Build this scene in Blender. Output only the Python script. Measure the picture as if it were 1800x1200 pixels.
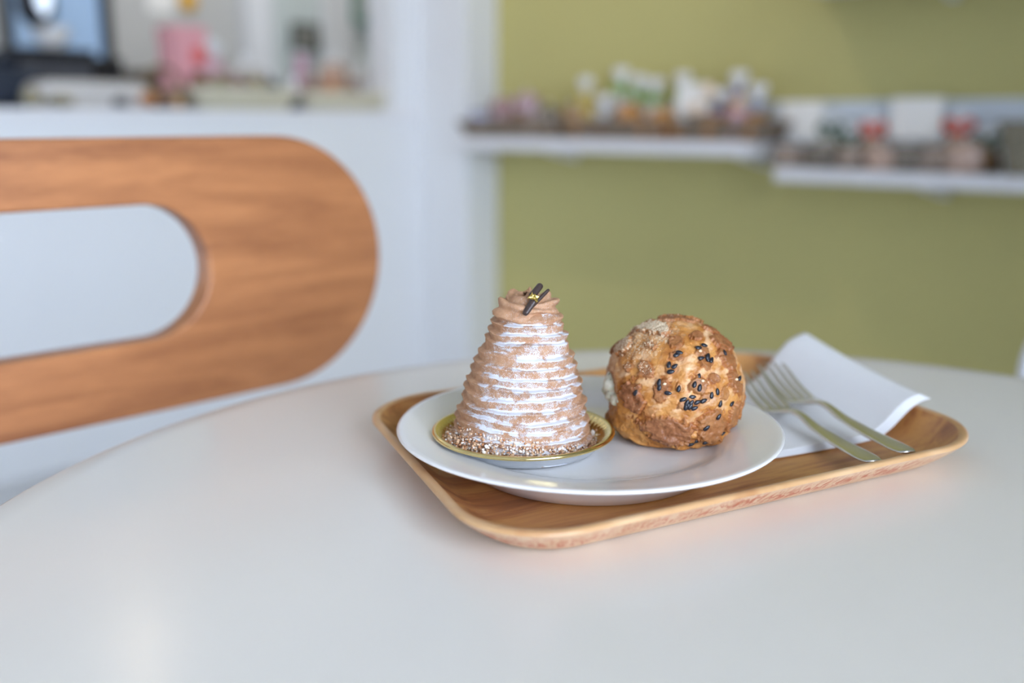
import bpy, bmesh, math, random
import numpy as np
from mathutils import Vector, Matrix

random.seed(7)
rng = np.random.default_rng(11)
for o in list(bpy.data.objects):
    bpy.data.objects.remove(o)
scene = bpy.context.scene
COL = scene.collection
PI = math.pi

# ------------------------------------------------------------------ camera
TABLE_Z = 0.72                      # table top
EYE = 0.2015                        # lens height above the table top
F_PX = 1750.0                       # 35 mm on 36 mm at 1800 px
PITCH = math.atan(390.0 / F_PX)
YAW = math.radians(45)
cam_d = bpy.data.cameras.new('camera')
cam = bpy.data.objects.new('camera', cam_d)
COL.objects.link(cam)
cam.location = (0, 0, TABLE_Z + EYE)
cam.rotation_euler = (PI / 2 - PITCH, 0, YAW)
cam_d.lens = 35
cam_d.sensor_width = 36
cam_d.clip_start = 0.02
cam_d.dof.use_dof = True
cam_d.dof.focus_distance = 0.532
cam_d.dof.aperture_fstop = 2.7
scene.camera = cam

# ------------------------------------------------------------------ light
world = bpy.data.worlds.new('overcast_sky')
scene.world = world
world.use_nodes = True
bg = world.node_tree.nodes['Background']
bg.inputs['Color'].default_value = (0.80, 0.91, 1.12, 1)
bg.inputs['Strength'].default_value = 5.0
scene.view_settings.view_transform = 'Standard'
scene.view_settings.look = 'None'
scene.view_settings.gamma = 1
scene.view_settings.use_curve_mapping = False
scene.view_settings.exposure = 1.6
scene.cycles.use_denoising = True
scene.cycles.max_bounces = 10
scene.cycles.diffuse_bounces = 6
scene.cycles.sample_clamp_indirect = 6.0

ROOM_X0, ROOM_X1 = -2.667, 1.9
ROOM_Y0, ROOM_Y1 = -2.3, 2.371
ROOM_H = 2.75


def portal(name, loc, rot, sx, sy):
    l = bpy.data.lights.new(name, 'AREA')
    l.shape = 'RECTANGLE'
    l.size, l.size_y = sx, sy
    l.cycles.is_portal = True
    o = bpy.data.objects.new(name, l)
    COL.objects.link(o)
    o.location = loc
    o.rotation_euler = rot


# ------------------------------------------------------------------ helpers
def W(p):
    """view-aligned (right, forward, height above table) -> world"""
    s = math.sqrt(0.5)
    return Vector(((p[0] - p[1]) * s, (p[0] + p[1]) * s, p[2] + TABLE_Z))


def ray(x, y):
    a = (x - 900) / F_PX
    b = -(y - 600) / F_PX
    return np.array([a, math.cos(PITCH) + b * math.sin(PITCH), -math.sin(PITCH) + b * math.cos(PITCH)])


def un(x, y, z):
    d = ray(x, y)
    return d * ((z - EYE) / d[2]) + np.array([0, 0, EYE])


def at(x, y, Y):
    d = ray(x, y)
    return d * (Y / d[1]) + np.array([0, 0, EYE])


def wray(x, y):
    d = ray(x, y)
    s = math.sqrt(0.5)
    return np.array([(d[0] - d[1]) * s, (d[0] + d[1]) * s, d[2]])


def hitx(x, y, X):
    d = wray(x, y)
    return d * (X / d[0]) + np.array([0, 0, TABLE_Z + EYE])


def hity(x, y, Y):
    d = wray(x, y)
    return d * (Y / d[1]) + np.array([0, 0, TABLE_Z + EYE])


def smooth(e0, e1, x):
    t = np.clip((x - e0) / (e1 - e0), 0, 1)
    return t * t * (3 - 2 * t)


def vnoise(P, seed=0):
    P = np.asarray(P, float)
    I = np.floor(P).astype(np.int64)
    Fr = P - I
    u = Fr * Fr * (3 - 2 * Fr)

    def h(ix, iy, iz):
        n = (ix * 374761393 + iy * 668265263 + iz * 2147483647 + seed * 974634777) & 0xFFFFFFFF
        n = ((n ^ (n >> 13)) * 1274126177) & 0xFFFFFFFF
        n = (n ^ (n >> 16)) & 0xFFFFFFFF
        return n / 4294967295.0
    r = 0
    for dx in (0, 1):
        wx = u[:, 0] if dx else 1 - u[:, 0]
        for dy in (0, 1):
            wy = u[:, 1] if dy else 1 - u[:, 1]
            for dz in (0, 1):
                wz = u[:, 2] if dz else 1 - u[:, 2]
                r = r + wx * wy * wz * h(I[:, 0] + dx, I[:, 1] + dy, I[:, 2] + dz)
    return r * 2 - 1


def fbm(P, seed=0, octv=4):
    a, s, r = 1.0, 1.0, 0
    for k in range(octv):
        r = r + a * vnoise(np.asarray(P) * s, seed + k)
        a *= 0.5
        s *= 2.03
    return r


def mk(name, V, F, mat, parent=None, smoothed=True, attrs=None, mats=None, mat_idx=None):
    me = bpy.data.meshes.new(name)
    V = np.asarray(V, dtype=np.float32)
    if isinstance(F, np.ndarray):
        n, k = F.shape
        me.vertices.add(len(V))
        me.vertices.foreach_set('co', V.ravel())
        me.loops.add(n * k)
        me.loops.foreach_set('vertex_index', F.astype(np.int32).ravel())
        me.polygons.add(n)
        me.polygons.foreach_set('loop_start', np.arange(0, n * k, k, dtype=np.int32))
        me.polygons.foreach_set('loop_total', np.full(n, k, dtype=np.int32))
        me.update(calc_edges=True)
    else:
        me.from_pydata([tuple(map(float, v)) for v in V], [], F)
    if smoothed:
        me.polygons.foreach_set('use_smooth', np.ones(len(me.polygons), dtype=bool))
    for m in (mats or [mat]):
        me.materials.append(m)
    if mat_idx is not None:
        me.polygons.foreach_set('material_index', np.asarray(mat_idx, dtype=np.int32))
    for k, a in (attrs or {}).items():
        a = np.asarray(a, dtype=np.float32)
        if a.ndim == 1:
            at_ = me.attributes.new(k, 'FLOAT', 'POINT')
            at_.data.foreach_set('value', a)
        else:
            at_ = me.attributes.new(k, 'FLOAT_VECTOR', 'POINT')
            at_.data.foreach_set('vector', a.ravel())
    me.validate()
    me.update()
    o = bpy.data.objects.new(name, me)
    COL.objects.link(o)
    if parent:
        o.parent = parent
    return o


def tag(o, label=None, cat=None, group=None, kind=None):
    if label:
        o['label'] = label
    if cat:
        o['category'] = cat
    if group:
        o['group'] = group
    if kind:
        o['kind'] = kind
    return o


def thing(name, label, cat, loc, rz=0.0, group=None):
    o = bpy.data.objects.new(name, None)
    o.empty_display_size = 0.02
    COL.objects.link(o)
    o.location = loc
    o.rotation_euler = (0, 0, rz)
    return tag(o, label, cat, group)


def copy_tree(o, parent=None):
    c = o.copy()
    COL.objects.link(c)
    c.parent = parent
    for ch in list(o.children):
        copy_tree(ch, c)
    return c


def grid_faces(nr, nc, wrap=True):
    r = np.arange(nr - 1)[:, None]
    c = np.arange(nc if wrap else nc - 1)[None, :]
    c1 = (c + 1) % nc
    a = r * nc + c
    b = r * nc + c1
    d = (r + 1) * nc + c
    e = (r + 1) * nc + c1
    return np.stack([a, b, e, d], -1).reshape(-1, 4)


def lathe(profile, n=96, ribs=None):
    """profile: list of (r, z) -> vertices, faces (open ends closed when r tiny)"""
    V = []
    th = np.linspace(0, 2 * PI, n, endpoint=False)
    for i, (r, z) in enumerate(profile):
        rr = np.full(n, max(r, 1e-5))
        zz = np.full(n, z)
        if ribs:
            zz = zz + ribs(i, r, th)
        V.append(np.stack([rr * np.cos(th), rr * np.sin(th), zz], -1))
    return np.concatenate(V), grid_faces(len(profile), n)


def box(x0, x1, y0, y1, z0, z1):
    V = [(x, y, z) for x in (x0, x1) for y in (y0, y1) for z in (z0, z1)]
    F = [(0, 1, 3, 2), (4, 6, 7, 5), (0, 4, 5, 1), (2, 3, 7, 6), (0, 2, 6, 4), (1, 5, 7, 3)]
    return V, F


def boxo(name, b, mat, parent=None, bevel=0.0, seg=2):
    V, F = box(*b)
    o = mk(name, V, F, mat, parent, smoothed=False)
    if bevel:
        m = o.modifiers.new('bevel', 'BEVEL')
        m.width = bevel
        m.segments = seg
        o.data.polygons.foreach_set('use_smooth', np.ones(6, dtype=bool))
        m2 = o.modifiers.new('wn', 'WEIGHTED_NORMAL')
    return o


def tube(pts, rad, n=10, sx=1.0, caps=True):
    """round tube along pts; rad scalar or list"""
    pts = np.asarray(pts, float)
    m = len(pts)
    rad = np.full(m, rad) if np.isscalar(rad) else np.asarray(rad, float)
    T = np.gradient(pts, axis=0)
    T /= np.linalg.norm(T, axis=1)[:, None] + 1e-12
    up = np.array([0, 0, 1.0])
    if abs(T[0] @ up) > 0.95:
        up = np.array([1.0, 0, 0])
    N = up - (up @ T[0]) * T[0]
    N /= np.linalg.norm(N)
    V = []
    th = np.linspace(0, 2 * PI, n, endpoint=False)
    for i in range(m):
        N = N - (N @ T[i]) * T[i]
        N /= np.linalg.norm(N) + 1e-12
        B = np.cross(T[i], N)
        V.append(pts[i] + rad[i] * (np.cos(th)[:, None] * N * sx + np.sin(th)[:, None] * B))
    F = [tuple(f) for f in grid_faces(m, n).tolist()]
    if caps:
        F.append(tuple(range(n))[::-1])
        F.append(tuple(range((m - 1) * n, m * n)))
    return np.concatenate(V), F


def join(parts):
    V, F, off = [], [], 0
    for v, f in parts:
        v = np.asarray(v, float)
        V.append(v)
        F += [tuple(int(i) + off for i in q) for q in f]
        off += len(v)
    return np.concatenate(V), F


def ellipsoid(rx, ry, rz, n=12, m=7, c=(0, 0, 0)):
    V = []
    for i in range(m + 1):
        a = -PI / 2 + PI * i / m
        for j in range(n):
            b = 2 * PI * j / n
            V.append((c[0] + rx * math.cos(a) * math.cos(b), c[1] + ry * math.cos(a) * math.sin(b), c[2] + rz * math.sin(a)))
    return np.array(V), [tuple(f) for f in grid_faces(m + 1, n).tolist()]


# ------------------------------------------------------------------ materials
def srgb(r, g, b):
    f = lambda c: (c / 255 / 12.92) if c / 255 <= 0.04045 else ((c / 255 + 0.055) / 1.055) ** 2.4
    return (f(r), f(g), f(b), 1)


class NT:
    def __init__(self, name):
        self.m = bpy.data.materials.new(name)
        self.m.use_nodes = True
        self.t = self.m.node_tree
        self.b = self.t.nodes['Principled BSDF']
        self.out = self.t.nodes['Material Output']

    def n(self, typ, **kw):
        nd = self.t.nodes.new(typ)
        for k, v in kw.items():
            setattr(nd, k, v)
        return nd

    def l(self, a, b):
        self.t.links.new(a, b)

    def math(self, op, a, b=None, clamp=False):
        nd = self.n('ShaderNodeMath', operation=op, use_clamp=clamp)
        for i, v in enumerate((a, b)):
            if v is None:
                continue
            if isinstance(v, (int, float)):
                nd.inputs[i].default_value = v
            else:
                self.l(v, nd.inputs[i])
        return nd.outputs[0]

    def mix(self, fac, a, b):
        nd = self.n('ShaderNodeMix', data_type='RGBA')
        if isinstance(fac, (int, float)):
            nd.inputs[0].default_value = fac
        else:
            self.l(fac, nd.inputs[0])
        for i, v in ((6, a), (7, b)):
            if isinstance(v, tuple):
                nd.inputs[i].default_value = v
            else:
                self.l(v, nd.inputs[i])
        return nd.outputs[2]

    def ramp(self, fac, stops):
        nd = self.n('ShaderNodeValToRGB')
        e = nd.color_ramp.elements
        while len(e) < len(stops):
            e.new(0.5)
        for el, (p, c) in zip(e, stops):
            el.position = p
            el.color = c
        self.l(fac, nd.inputs[0])
        return nd.outputs[0]

    def range(self, v, a, b, c=0.0, d=1.0):
        nd = self.n('ShaderNodeMapRange', clamp=True)
        self.l(v, nd.inputs[0])
        for i, x in enumerate((a, b, c, d)):
            nd.inputs[i + 1].default_value = x
        return nd.outputs[0]

    def coord(self, kind='Object', scale=(1, 1, 1), rot=(0, 0, 0)):
        tc = self.n('ShaderNodeTexCoord')
        mp = self.n('ShaderNodeMapping')
        mp.inputs['Scale'].default_value = scale
        mp.inputs['Rotation'].default_value = rot
        self.l(tc.outputs[kind], mp.inputs[0])
        return mp.outputs[0]

    def noise(self, vec, scale, detail=3, rough=0.5, dist=0.0):
        nd = self.n('ShaderNodeTexNoise')
        nd.inputs['Scale'].default_value = scale
        nd.inputs['Detail'].default_value = detail
        nd.inputs['Roughness'].default_value = rough
        nd.inputs['Distortion'].default_value = dist
        if vec is not None:
            self.l(vec, nd.inputs['Vector'])
        return nd.outputs[0]

    def attr(self, name):
        nd = self.n('ShaderNodeAttribute', attribute_name=name)
        return nd

    def bump(self, h, strength=0.3, dist=0.001):
        nd = self.n('ShaderNodeBump')
        nd.inputs['Strength'].default_value = strength
        nd.inputs['Distance'].default_value = dist
        self.l(h, nd.inputs['Height'])
        self.l(nd.outputs[0], self.b.inputs['Normal'])

    def base(self, c):
        if isinstance(c, tuple):
            self.b.inputs['Base Color'].default_value = c
        else:
            self.l(c, self.b.inputs['Base Color'])

    def set(self, **kw):
        for k, v in kw.items():
            self.b.inputs[k.replace('_', ' ')].default_value = v
        return self


def plain(name, col, rough=0.5, metal=0.0, spec=0.5, var=0.06, scale=6.0, **kw):
    t = NT(name)
    nz = t.noise(t.coord(), scale, 2)
    dark = tuple(c * (1 - var) for c in col[:3]) + (1,)
    lite = tuple(min(1, c * (1 + var)) for c in col[:3]) + (1,)
    t.base(t.mix(nz, dark, lite))
    t.b.inputs['Roughness'].default_value = rough
    t.b.inputs['Metallic'].default_value = metal
    t.b.inputs['Specular IOR Level'].default_value = spec
    for k, v in kw.items():
        t.b.inputs[k.replace('_', ' ')].default_value = v
    return t.m


def wood(name, stops, axis=0, scale=8.0, stretch=14.0, rough=0.4, fine=90.0, coat=0.0, bump=0.1):
    t = NT(name)
    s = [stretch, stretch, stretch]
    s[axis] = 1.0
    v = t.coord('Object', tuple(s))
    n1 = t.noise(v, scale, 4, 0.55, 0.6)
    n2 = t.noise(v, fine, 2, 0.6)
    f = t.math('ADD', t.math('MULTIPLY', n1, 0.8), t.math('MULTIPLY', n2, 0.2))
    t.base(t.ramp(f, stops))
    t.b.inputs['Roughness'].default_value = rough
    t.b.inputs['Coat Weight'].default_value = coat
    t.bump(n2, bump, 0.0003)
    return t.m


M = {}
M['wall_white'] = plain('wall_white', srgb(226, 228, 230), 0.6, var=0.01, scale=2)
M['wall_green'] = plain('wall_green', srgb(192, 184, 120), 0.7, var=0.03, scale=1.5)
M['ceiling'] = plain('ceiling', srgb(232, 231, 228), 0.8, var=0.01)
M['table'] = plain('table_laminate', srgb(234, 230, 221), 0.22, var=0.006, scale=3, spec=0.45)
M['white_metal'] = plain('white_powder_coat', srgb(225, 226, 228), 0.4, var=0.01)
M['shelf'] = plain('shelf_white', srgb(226, 226, 228), 0.45, var=0.01)
M['ceramic'] = plain('plate_glaze', srgb(236, 235, 232), 0.16, var=0.004, spec=0.5, Coat_Weight=0.3, Coat_Roughness=0.08)
M['floor'] = wood('floor_boards', [(0.3, srgb(200, 202, 204)), (0.7, srgb(216, 217, 218))], 1, 3, 10, 0.45)
M['back_grey'] = plain('back_wall_grey', srgb(190, 190, 186), 0.7, var=0.03, scale=2)
M['dark_metal'] = plain('dark_metal', srgb(40, 42, 46), 0.35, metal=0.6, var=0.05)

# ------------------------------------------------------------------ the room
def struct(name, b, mat, bevel=0.0):
    return tag(boxo(name, b, mat, None, bevel), kind='structure')


BX0 = -4.35                        # far wall of the room behind the counter
BY1 = 3.75                         # its side wall, past the pillar
struct('floor', (BX0 - 0.1, ROOM_X1 + 0.12, ROOM_Y0 - 0.12, BY1 + 0.12, -0.1, 0.0), M['floor'])
struct('ceiling', (BX0 - 0.1, ROOM_X1 + 0.12, ROOM_Y0 - 0.12, BY1 + 0.12, ROOM_H, ROOM_H + 0.1), M['ceiling'])
struct('wall_green', (ROOM_X0 - 0.12, ROOM_X1 + 0.12, ROOM_Y1, ROOM_Y1 + 0.12, 0, ROOM_H), M['wall_green'])
struct('wall_rear', (BX0 - 0.1, ROOM_X1 + 0.12, ROOM_Y0 - 0.12, ROOM_Y0, 0, ROOM_H), M['wall_white'])
struct('wall_back_room', (BX0 - 0.1, BX0, ROOM_Y0, BY1, 0, ROOM_H), M['back_grey'])
struct('wall_back_room_side', (BX0, ROOM_X0, BY1, BY1 + 0.1, 0, ROOM_H), M['back_grey'])
struct('wall_back_room_return', (ROOM_X0 - 0.12, ROOM_X0 - 0.02, ROOM_Y1 + 0.12, BY1, 0, ROOM_H), M['back_grey'])

# counter wall with its serving opening (sill z .95)
SILL = 0.950
OP_Y1 = 2.112                       # right jamb of the opening
OP_Y0 = -1.2
wc = bpy.data.objects.new('wall_counter', None)
COL.objects.link(wc)
tag(wc, kind='structure')
boxo('lower_panel', (ROOM_X0 - 0.12, ROOM_X0, ROOM_Y0, ROOM_Y1, 0, SILL - 0.03), M['wall_white'], wc)
boxo('jamb', (ROOM_X0 - 0.12, ROOM_X0, OP_Y1, ROOM_Y1, SILL, ROOM_H), M['wall_white'], wc)
boxo('jamb', (ROOM_X0 - 0.12, ROOM_X0, ROOM_Y0, OP_Y0, SILL, ROOM_H), M['wall_white'], wc)
boxo('lintel', (ROOM_X0 - 0.12, ROOM_X0, OP_Y0, OP_Y1, 2.15, ROOM_H), M['wall_white'], wc)
tag(boxo('trim_1', (ROOM_X0 - 0.50, ROOM_X0 + 0.006, ROOM_Y0, ROOM_Y1, SILL - 0.03, SILL), M['shelf'], None, 0.004),
    'white counter ledge along the serving opening', kind='structure')
# corner pillar
struct('wall_pillar', (ROOM_X0 - 0.001, -2.438, 2.229, ROOM_Y1 + 0.001, 0, ROOM_H), M['wall_white'], 0.004)
struct('baseboard_green', (-2.438, ROOM_X1, ROOM_Y1 - 0.012, ROOM_Y1 + 0.001, 0, 0.07), M['wall_white'], 0.003)

# glazed shop front on the right hand side
WIN_Y0, WIN_Y1, WIN_Z0, WIN_Z1 = -2.2, 0.35, 0.25, 2.55
wf = bpy.data.objects.new('wall_front', None)
COL.objects.link(wf)
tag(wf, kind='structure')
boxo('lower_panel', (ROOM_X1, ROOM_X1 + 0.12, ROOM_Y0, ROOM_Y1, 0, WIN_Z0), M['wall_white'], wf)
boxo('lintel', (ROOM_X1, ROOM_X1 + 0.12, ROOM_Y0, ROOM_Y1, WIN_Z1, ROOM_H), M['wall_white'], wf)
boxo('jamb', (ROOM_X1, ROOM_X1 + 0.12, ROOM_Y0, WIN_Y0, WIN_Z0, WIN_Z1), M['wall_white'], wf)
boxo('jamb', (ROOM_X1, ROOM_X1 + 0.12, WIN_Y1, ROOM_Y1, WIN_Z0, WIN_Z1), M['wall_white'], wf)
gt = NT('window_glass')
tr = gt.n('ShaderNodeBsdfTransparent')
gl = gt.n('ShaderNodeBsdfGlossy')
gl.inputs['Roughness'].default_value = 0.0
fr = gt.n('ShaderNodeFresnel')
mx = gt.n('ShaderNodeMixShader')
gt.l(fr.outputs[0], mx.inputs[0])
gt.l(tr.outputs[0], mx.inputs[1])
gt.l(gl.outputs[0], mx.inputs[2])
gt.l(mx.outputs[0], gt.out.inputs['Surface'])
M['glass'] = gt.m
win = bpy.data.objects.new('window_1', None)
COL.objects.link(win)
tag(win, kind='structure')
for k in range(4):
    yy = WIN_Y0 + (WIN_Y1 - WIN_Y0) * k / 3
    boxo('mullion', (ROOM_X1 + 0.03, ROOM_X1 + 0.09, yy - 0.025, yy + 0.025, WIN_Z0, WIN_Z1), M['white_metal'], win)
for zz in (WIN_Z0 + 0.02, WIN_Z1 - 0.02):
    boxo('rail', (ROOM_X1 + 0.031, ROOM_X1 + 0.089, WIN_Y0, WIN_Y1, zz - 0.025, zz + 0.025), M['white_metal'], win)
for k in range(3):
    ya = WIN_Y0 + (WIN_Y1 - WIN_Y0) * k / 3
    yb = WIN_Y0 + (WIN_Y1 - WIN_Y0) * (k + 1) / 3
    boxo('pane', (ROOM_X1 + 0.058, ROOM_X1 + 0.062, ya + 0.025, yb - 0.025, WIN_Z0 + 0.04, WIN_Z1 - 0.04), M['glass'], win)
portal('window_daylight', (ROOM_X1 + 0.14, (WIN_Y0 + WIN_Y1) / 2, (WIN_Z0 + WIN_Z1) / 2), (0, PI / 2, 0),
       WIN_Z1 - WIN_Z0, WIN_Y1 - WIN_Y0)
struct('ground_outside', (ROOM_X1 + 0.12, 14, -12, 12, -0.2, -0.1), plain('pavement', srgb(150, 150, 148), 0.9))

# ------------------------------------------------------------------ lamps of the place, plus one added light panel
def lamp_emission(name, col, s):
    t = NT(name)
    t.b.inputs['Emission Color'].default_value = col
    t.b.inputs['Emission Strength'].default_value = s
    t.base(col)
    return t.m


M['warm_bulb'] = lamp_emission('warm_bulb', (1.0, 0.80, 0.58, 1), 45)
M['back_panel'] = lamp_emission('panel_glow', (1.0, 0.97, 0.93, 1), 1.3)


def pendant(loc, label):
    t = thing('pendant_lamp', label, 'lamp', loc, 0, 'small pendant lamps over the counter')
    V, F = lathe([(0.0, 0.165), (0.012, 0.165), (0.014, 0.14), (0.03, 0.125), (0.055, 0.06), (0.07, 0.0), (0.067, 0.0),
                  (0.052, 0.058), (0.028, 0.118), (0.0, 0.12)], 40)
    mk('lamp_shade', V, F, M['white_metal'], t)
    V, F = ellipsoid(0.015, 0.015, 0.020, 16, 9, (0, 0, -0.010))
    mk('bulb', V, F, M['warm_bulb'], t)
    V, F = tube([(0, 0, 0.16), (0, 0, ROOM_H - loc[2])], 0.003, 8)
    mk('cord', V, F, M['white_metal'], t)
    return t


lp = un(252, 1168, 0.0)
ld = ray(252, 1168)
ld = np.array([ld[0], ld[1], -ld[2]])
tt = 1.28 / ld[2]
lw = W(lp + ld * tt)
pendant((lw.x, lw.y, lw.z), 'warm pendant lamp hanging over the counter nearest the pillar')
pendant((lw.x, lw.y - 0.9, lw.z), 'warm pendant lamp hanging over the middle of the counter')


def spot_lamp(loc, target, watts, label, col=(1.0, 0.86, 0.68), ang=75):
    t = thing('ceiling_spotlight', label, 'lamp', loc, 0, 'ceiling spotlights along the green wall')
    d = (Vector(target) - Vector(loc)).normalized()
    q = d.to_track_quat('-Z', 'Y')
    V, F = lathe([(0, 0.10), (0.03, 0.10), (0.036, 0.09), (0.036, -0.01), (0.033, -0.01), (0.031, 0.03), (0, 0.035)], 28)
    o = mk('lamp_can', V, F, M['white_metal'], t)
    o.rotation_euler = q.to_euler()
    V, F = tube([tuple(-d * 0.09), (0, 0, ROOM_H - loc[2])], 0.008, 10)
    mk('stem', V, F, M['white_metal'], t)
    V, F = lathe([(0, ROOM_H - loc[2]), (0.045, ROOM_H - loc[2]), (0.045, ROOM_H - loc[2] - 0.015), (0, ROOM_H - loc[2] - 0.02)], 28)
    mk('ceiling_rose', V, F, M['white_metal'], t)
    l = bpy.data.lights.new('spot_beam', 'SPOT')
    l.energy = watts
    l.color = col
    l.spot_size = math.radians(ang)
    l.spot_blend = 0.8
    l.shadow_soft_size = 0.03
    lo = bpy.data.objects.new('spot_beam', l)
    COL.objects.link(lo)
    lo.parent = t
    lo.rotation_euler = q.to_euler()
    lo.location = d * 0.012


spot_lamp((-2.0, 1.35, 2.5), (-2.0, 2.3, 0.95), 7.5, 'white ceiling spotlight aimed at the sweets baskets')
spot_lamp((-0.5, 1.35, 2.5), (-0.9, 2.3, 0.85), 2, 'white ceiling spotlight aimed at the price cards')
# an unseen light panel added to brighten the room behind the counter
t = thing('added_light_panel', 'added unseen ceiling light panel in the room behind the counter', 'lamp', (-3.5, 2.2, ROOM_H - 0.03))
boxo('housing', (-0.37, 0.37, -1.02, 1.02, 0, 0.03), M['white_metal'], t)
boxo('diffuser', (-0.35, 0.35, -1.0, 1.0, -0.012, 0.0), M['back_panel'], t)

# ------------------------------------------------------------------ round table
TC = (0.1381, 0.4596)
TR = 0.4168
tw = W((TC[0], TC[1], 0))
t = thing('round_table', 'round white cafe table carrying the wooden tray', 'table', (tw.x, tw.y, 0), YAW)
V, F = lathe([(0, TABLE_Z - 0.028), (TR - 0.02, TABLE_Z - 0.028), (TR - 0.006, TABLE_Z - 0.02), (TR - 0.001, TABLE_Z - 0.008),
              (TR, TABLE_Z - 0.004), (TR - 0.001, TABLE_Z - 0.001), (TR - 0.0035, TABLE_Z), (TR - 0.02, TABLE_Z), (0, TABLE_Z)], 200)
mk('table_top', V, F, M['table'], t)
V, F = lathe([(0, TABLE_Z - 0.0285), (0.12, TABLE_Z - 0.0285), (0.12, TABLE_Z - 0.036), (0.035, TABLE_Z - 0.05), (0.03, 0.1),
              (0.035, 0.03), (0, 0.03)], 48)
mk('pedestal', V, F, M['white_metal'], t)
V, F = lathe([(0, 0.03), (0.05, 0.03), (0.2, 0.018), (0.235, 0.008), (0.235, 0.0005), (0, 0.0005)], 64)
mk('base', V, F, M['white_metal'], t)

# ------------------------------------------------------------------ bench with the slotted wooden back
bench_wood = wood('bench_wood', [(0.25, srgb(128, 78, 46)), (0.45, srgb(160, 104, 64)), (0.62, srgb(182, 122, 76)), (0.8, srgb(166, 110, 70))],
                  1, 5.0, 9.0, 0.42, 60, 0.15)
BL = 1.25
by1 = 0.6125
t = thing('bench', 'wooden bench whose long rounded backrest has a slot cut out', 'bench', (-0.8, by1 - BL / 2, 0))


def stadium(y0, y1, z0, z1, n):
    r = (z1 - z0) / 2
    zc = (z0 + z1) / 2
    P = []
    m = n // 4
    for i in range(m):
        a = -PI / 2 + PI * i / (m - 1)
        P.append((y1 - r + r * math.cos(a), zc + r * math.sin(a)))
    for i in range(m):
        P.append((y1 - r + (y0 - y1 + 2 * r) * (i + 0.5) / m, z1))
    for i in range(m):
        a = PI / 2 + PI * i / (m - 1)
        P.append((y0 + r + r * math.cos(a), zc + r * math.sin(a)))
    for i in range(m):
        P.append((y0 + r + (y1 - y0 - 2 * r) * (i + 0.5) / m, z0))
    return P


hl = BL / 2
outer = stadium(-hl, hl, 0.6745, 0.9075, 160)
inner = stadium(-hl + 0.187, hl - 0.187, 0.7385, 0.8525, 160)
n = len(outer)
TH = 0.026
loops = []
be = 0.003


def inset(P, d):
    A = np.array(P)
    T = np.roll(A, -1, 0) - np.roll(A, 1, 0)
    T /= np.linalg.norm(T, axis=1)[:, None]
    N = np.stack([T[:, 1], -T[:, 0]], -1)
    return A - N * d


for P, x in ((inset(outer, 0), -TH + be), (inset(outer, 0), -be), (inset(outer, be * .3), -be * .3), (inset(outer, be), 0),
             (inset(inner, -be), 0), (inset(inner, -be * .3), -be * .3), (inset(inner, 0), -be), (inset(inner, 0), -TH + be),
             (inset(inner, -be), -TH), (inset(outer, be), -TH)):
    loops.append(np.c_[np.full(n, x), P])
V = np.concatenate(loops)
nl = len(loops)
F = np.concatenate([grid_faces(nl, n), np.stack([(nl - 1) * n + np.arange(n), (nl - 1) * n + (np.arange(n) + 1) % n,
                                                 (np.arange(n) + 1) % n, np.arange(n)], -1)])
o = mk('backrest', V, F, bench_wood, t)
o.modifiers.new('wn', 'WEIGHTED_NORMAL')
for yy in (-0.16, 0.13):
    boxo('post', (-TH - 0.045, -TH - 0.0005, yy - 0.03, yy + 0.03, 0.42, 0.72), bench_wood, t, 0.004)
boxo('seat', (-0.09, 0.33, -hl + 0.03, hl - 0.08, 0.405, 0.4395), bench_wood, t, 0.008)
for xx in (-0.05, 0.28):
    for yy in (-hl + 0.12, hl - 0.17):
        V, F = tube([(xx, yy, 0.0), (xx, yy, 0.405)], [0.014, 0.02], 14)
        mk('leg', V, F, bench_wood, t)

# ------------------------------------------------------------------ white shell chair at the right frame edge
c0 = W(at(2248, 578, 1.02))
t = thing('shell_chair', 'white rounded shell chair peeking in beside the green wall', 'chair', (c0.x, c0.y, 0), math.radians(20))
nu, nv = 33, 25
V = []
for j in range(nv):
    for i in range(nu):
        a = -1 + 2 * i / (nu - 1)
        b = -1 + 2 * j / (nv - 1)
        # disc mapping of the square
        xx = a * math.sqrt(1 - b * b / 2)
        zz = b * math.sqrt(1 - a * a / 2)
        V.append((xx * 0.0, 0, 0))
        V[-1] = (0.235 * xx, 0.10 * xx * xx * -1 + 0.02 * zz, 0.655 + 0.155 * zz)
o = mk('backrest', V, grid_faces(nv, nu, False), M['white_metal'], t)
m = o.modifiers.new('solid', 'SOLIDIFY')
m.thickness = 0.012
V, F = lathe([(0, 0.43), (0.19, 0.43), (0.21, 0.44), (0.215, 0.455), (0.19, 0.452), (0, 0.444)], 48)
V = V + np.array([0, -0.19, 0])
mk('seat', V, F, M['white_metal'], t)
V, F = tube([(0, -0.02, 0.445), (0, 0.02, 0.5), (0, 0.015, 0.56)], 0.02, 12, 2.0)
mk('back_support', V, F, M['white_metal'], t)
for xx in (-0.15, 0.15):
    for yy in (-0.33, -0.05):
        V, F = tube([(xx, yy, 0.43), (xx * 1.2, yy + (yy + 0.19) * 0.25, 0.0)], [0.013, 0.009], 12)
        mk('leg', V, F, bench_wood, t)

# ------------------------------------------------------------------ wooden tray
T_ROT = math.radians(27.98)
TU = np.array([math.cos(T_ROT), math.sin(T_ROT)])
TV = np.array([-math.sin(T_ROT), math.cos(T_ROT)])
T_C = TU * 0.3632 + TV * 0.4835      # view-aligned centre on the table
T_HW, T_HD, T_R, T_SK = 0.1709, 0.1252, 0.052, 0.11


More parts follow.
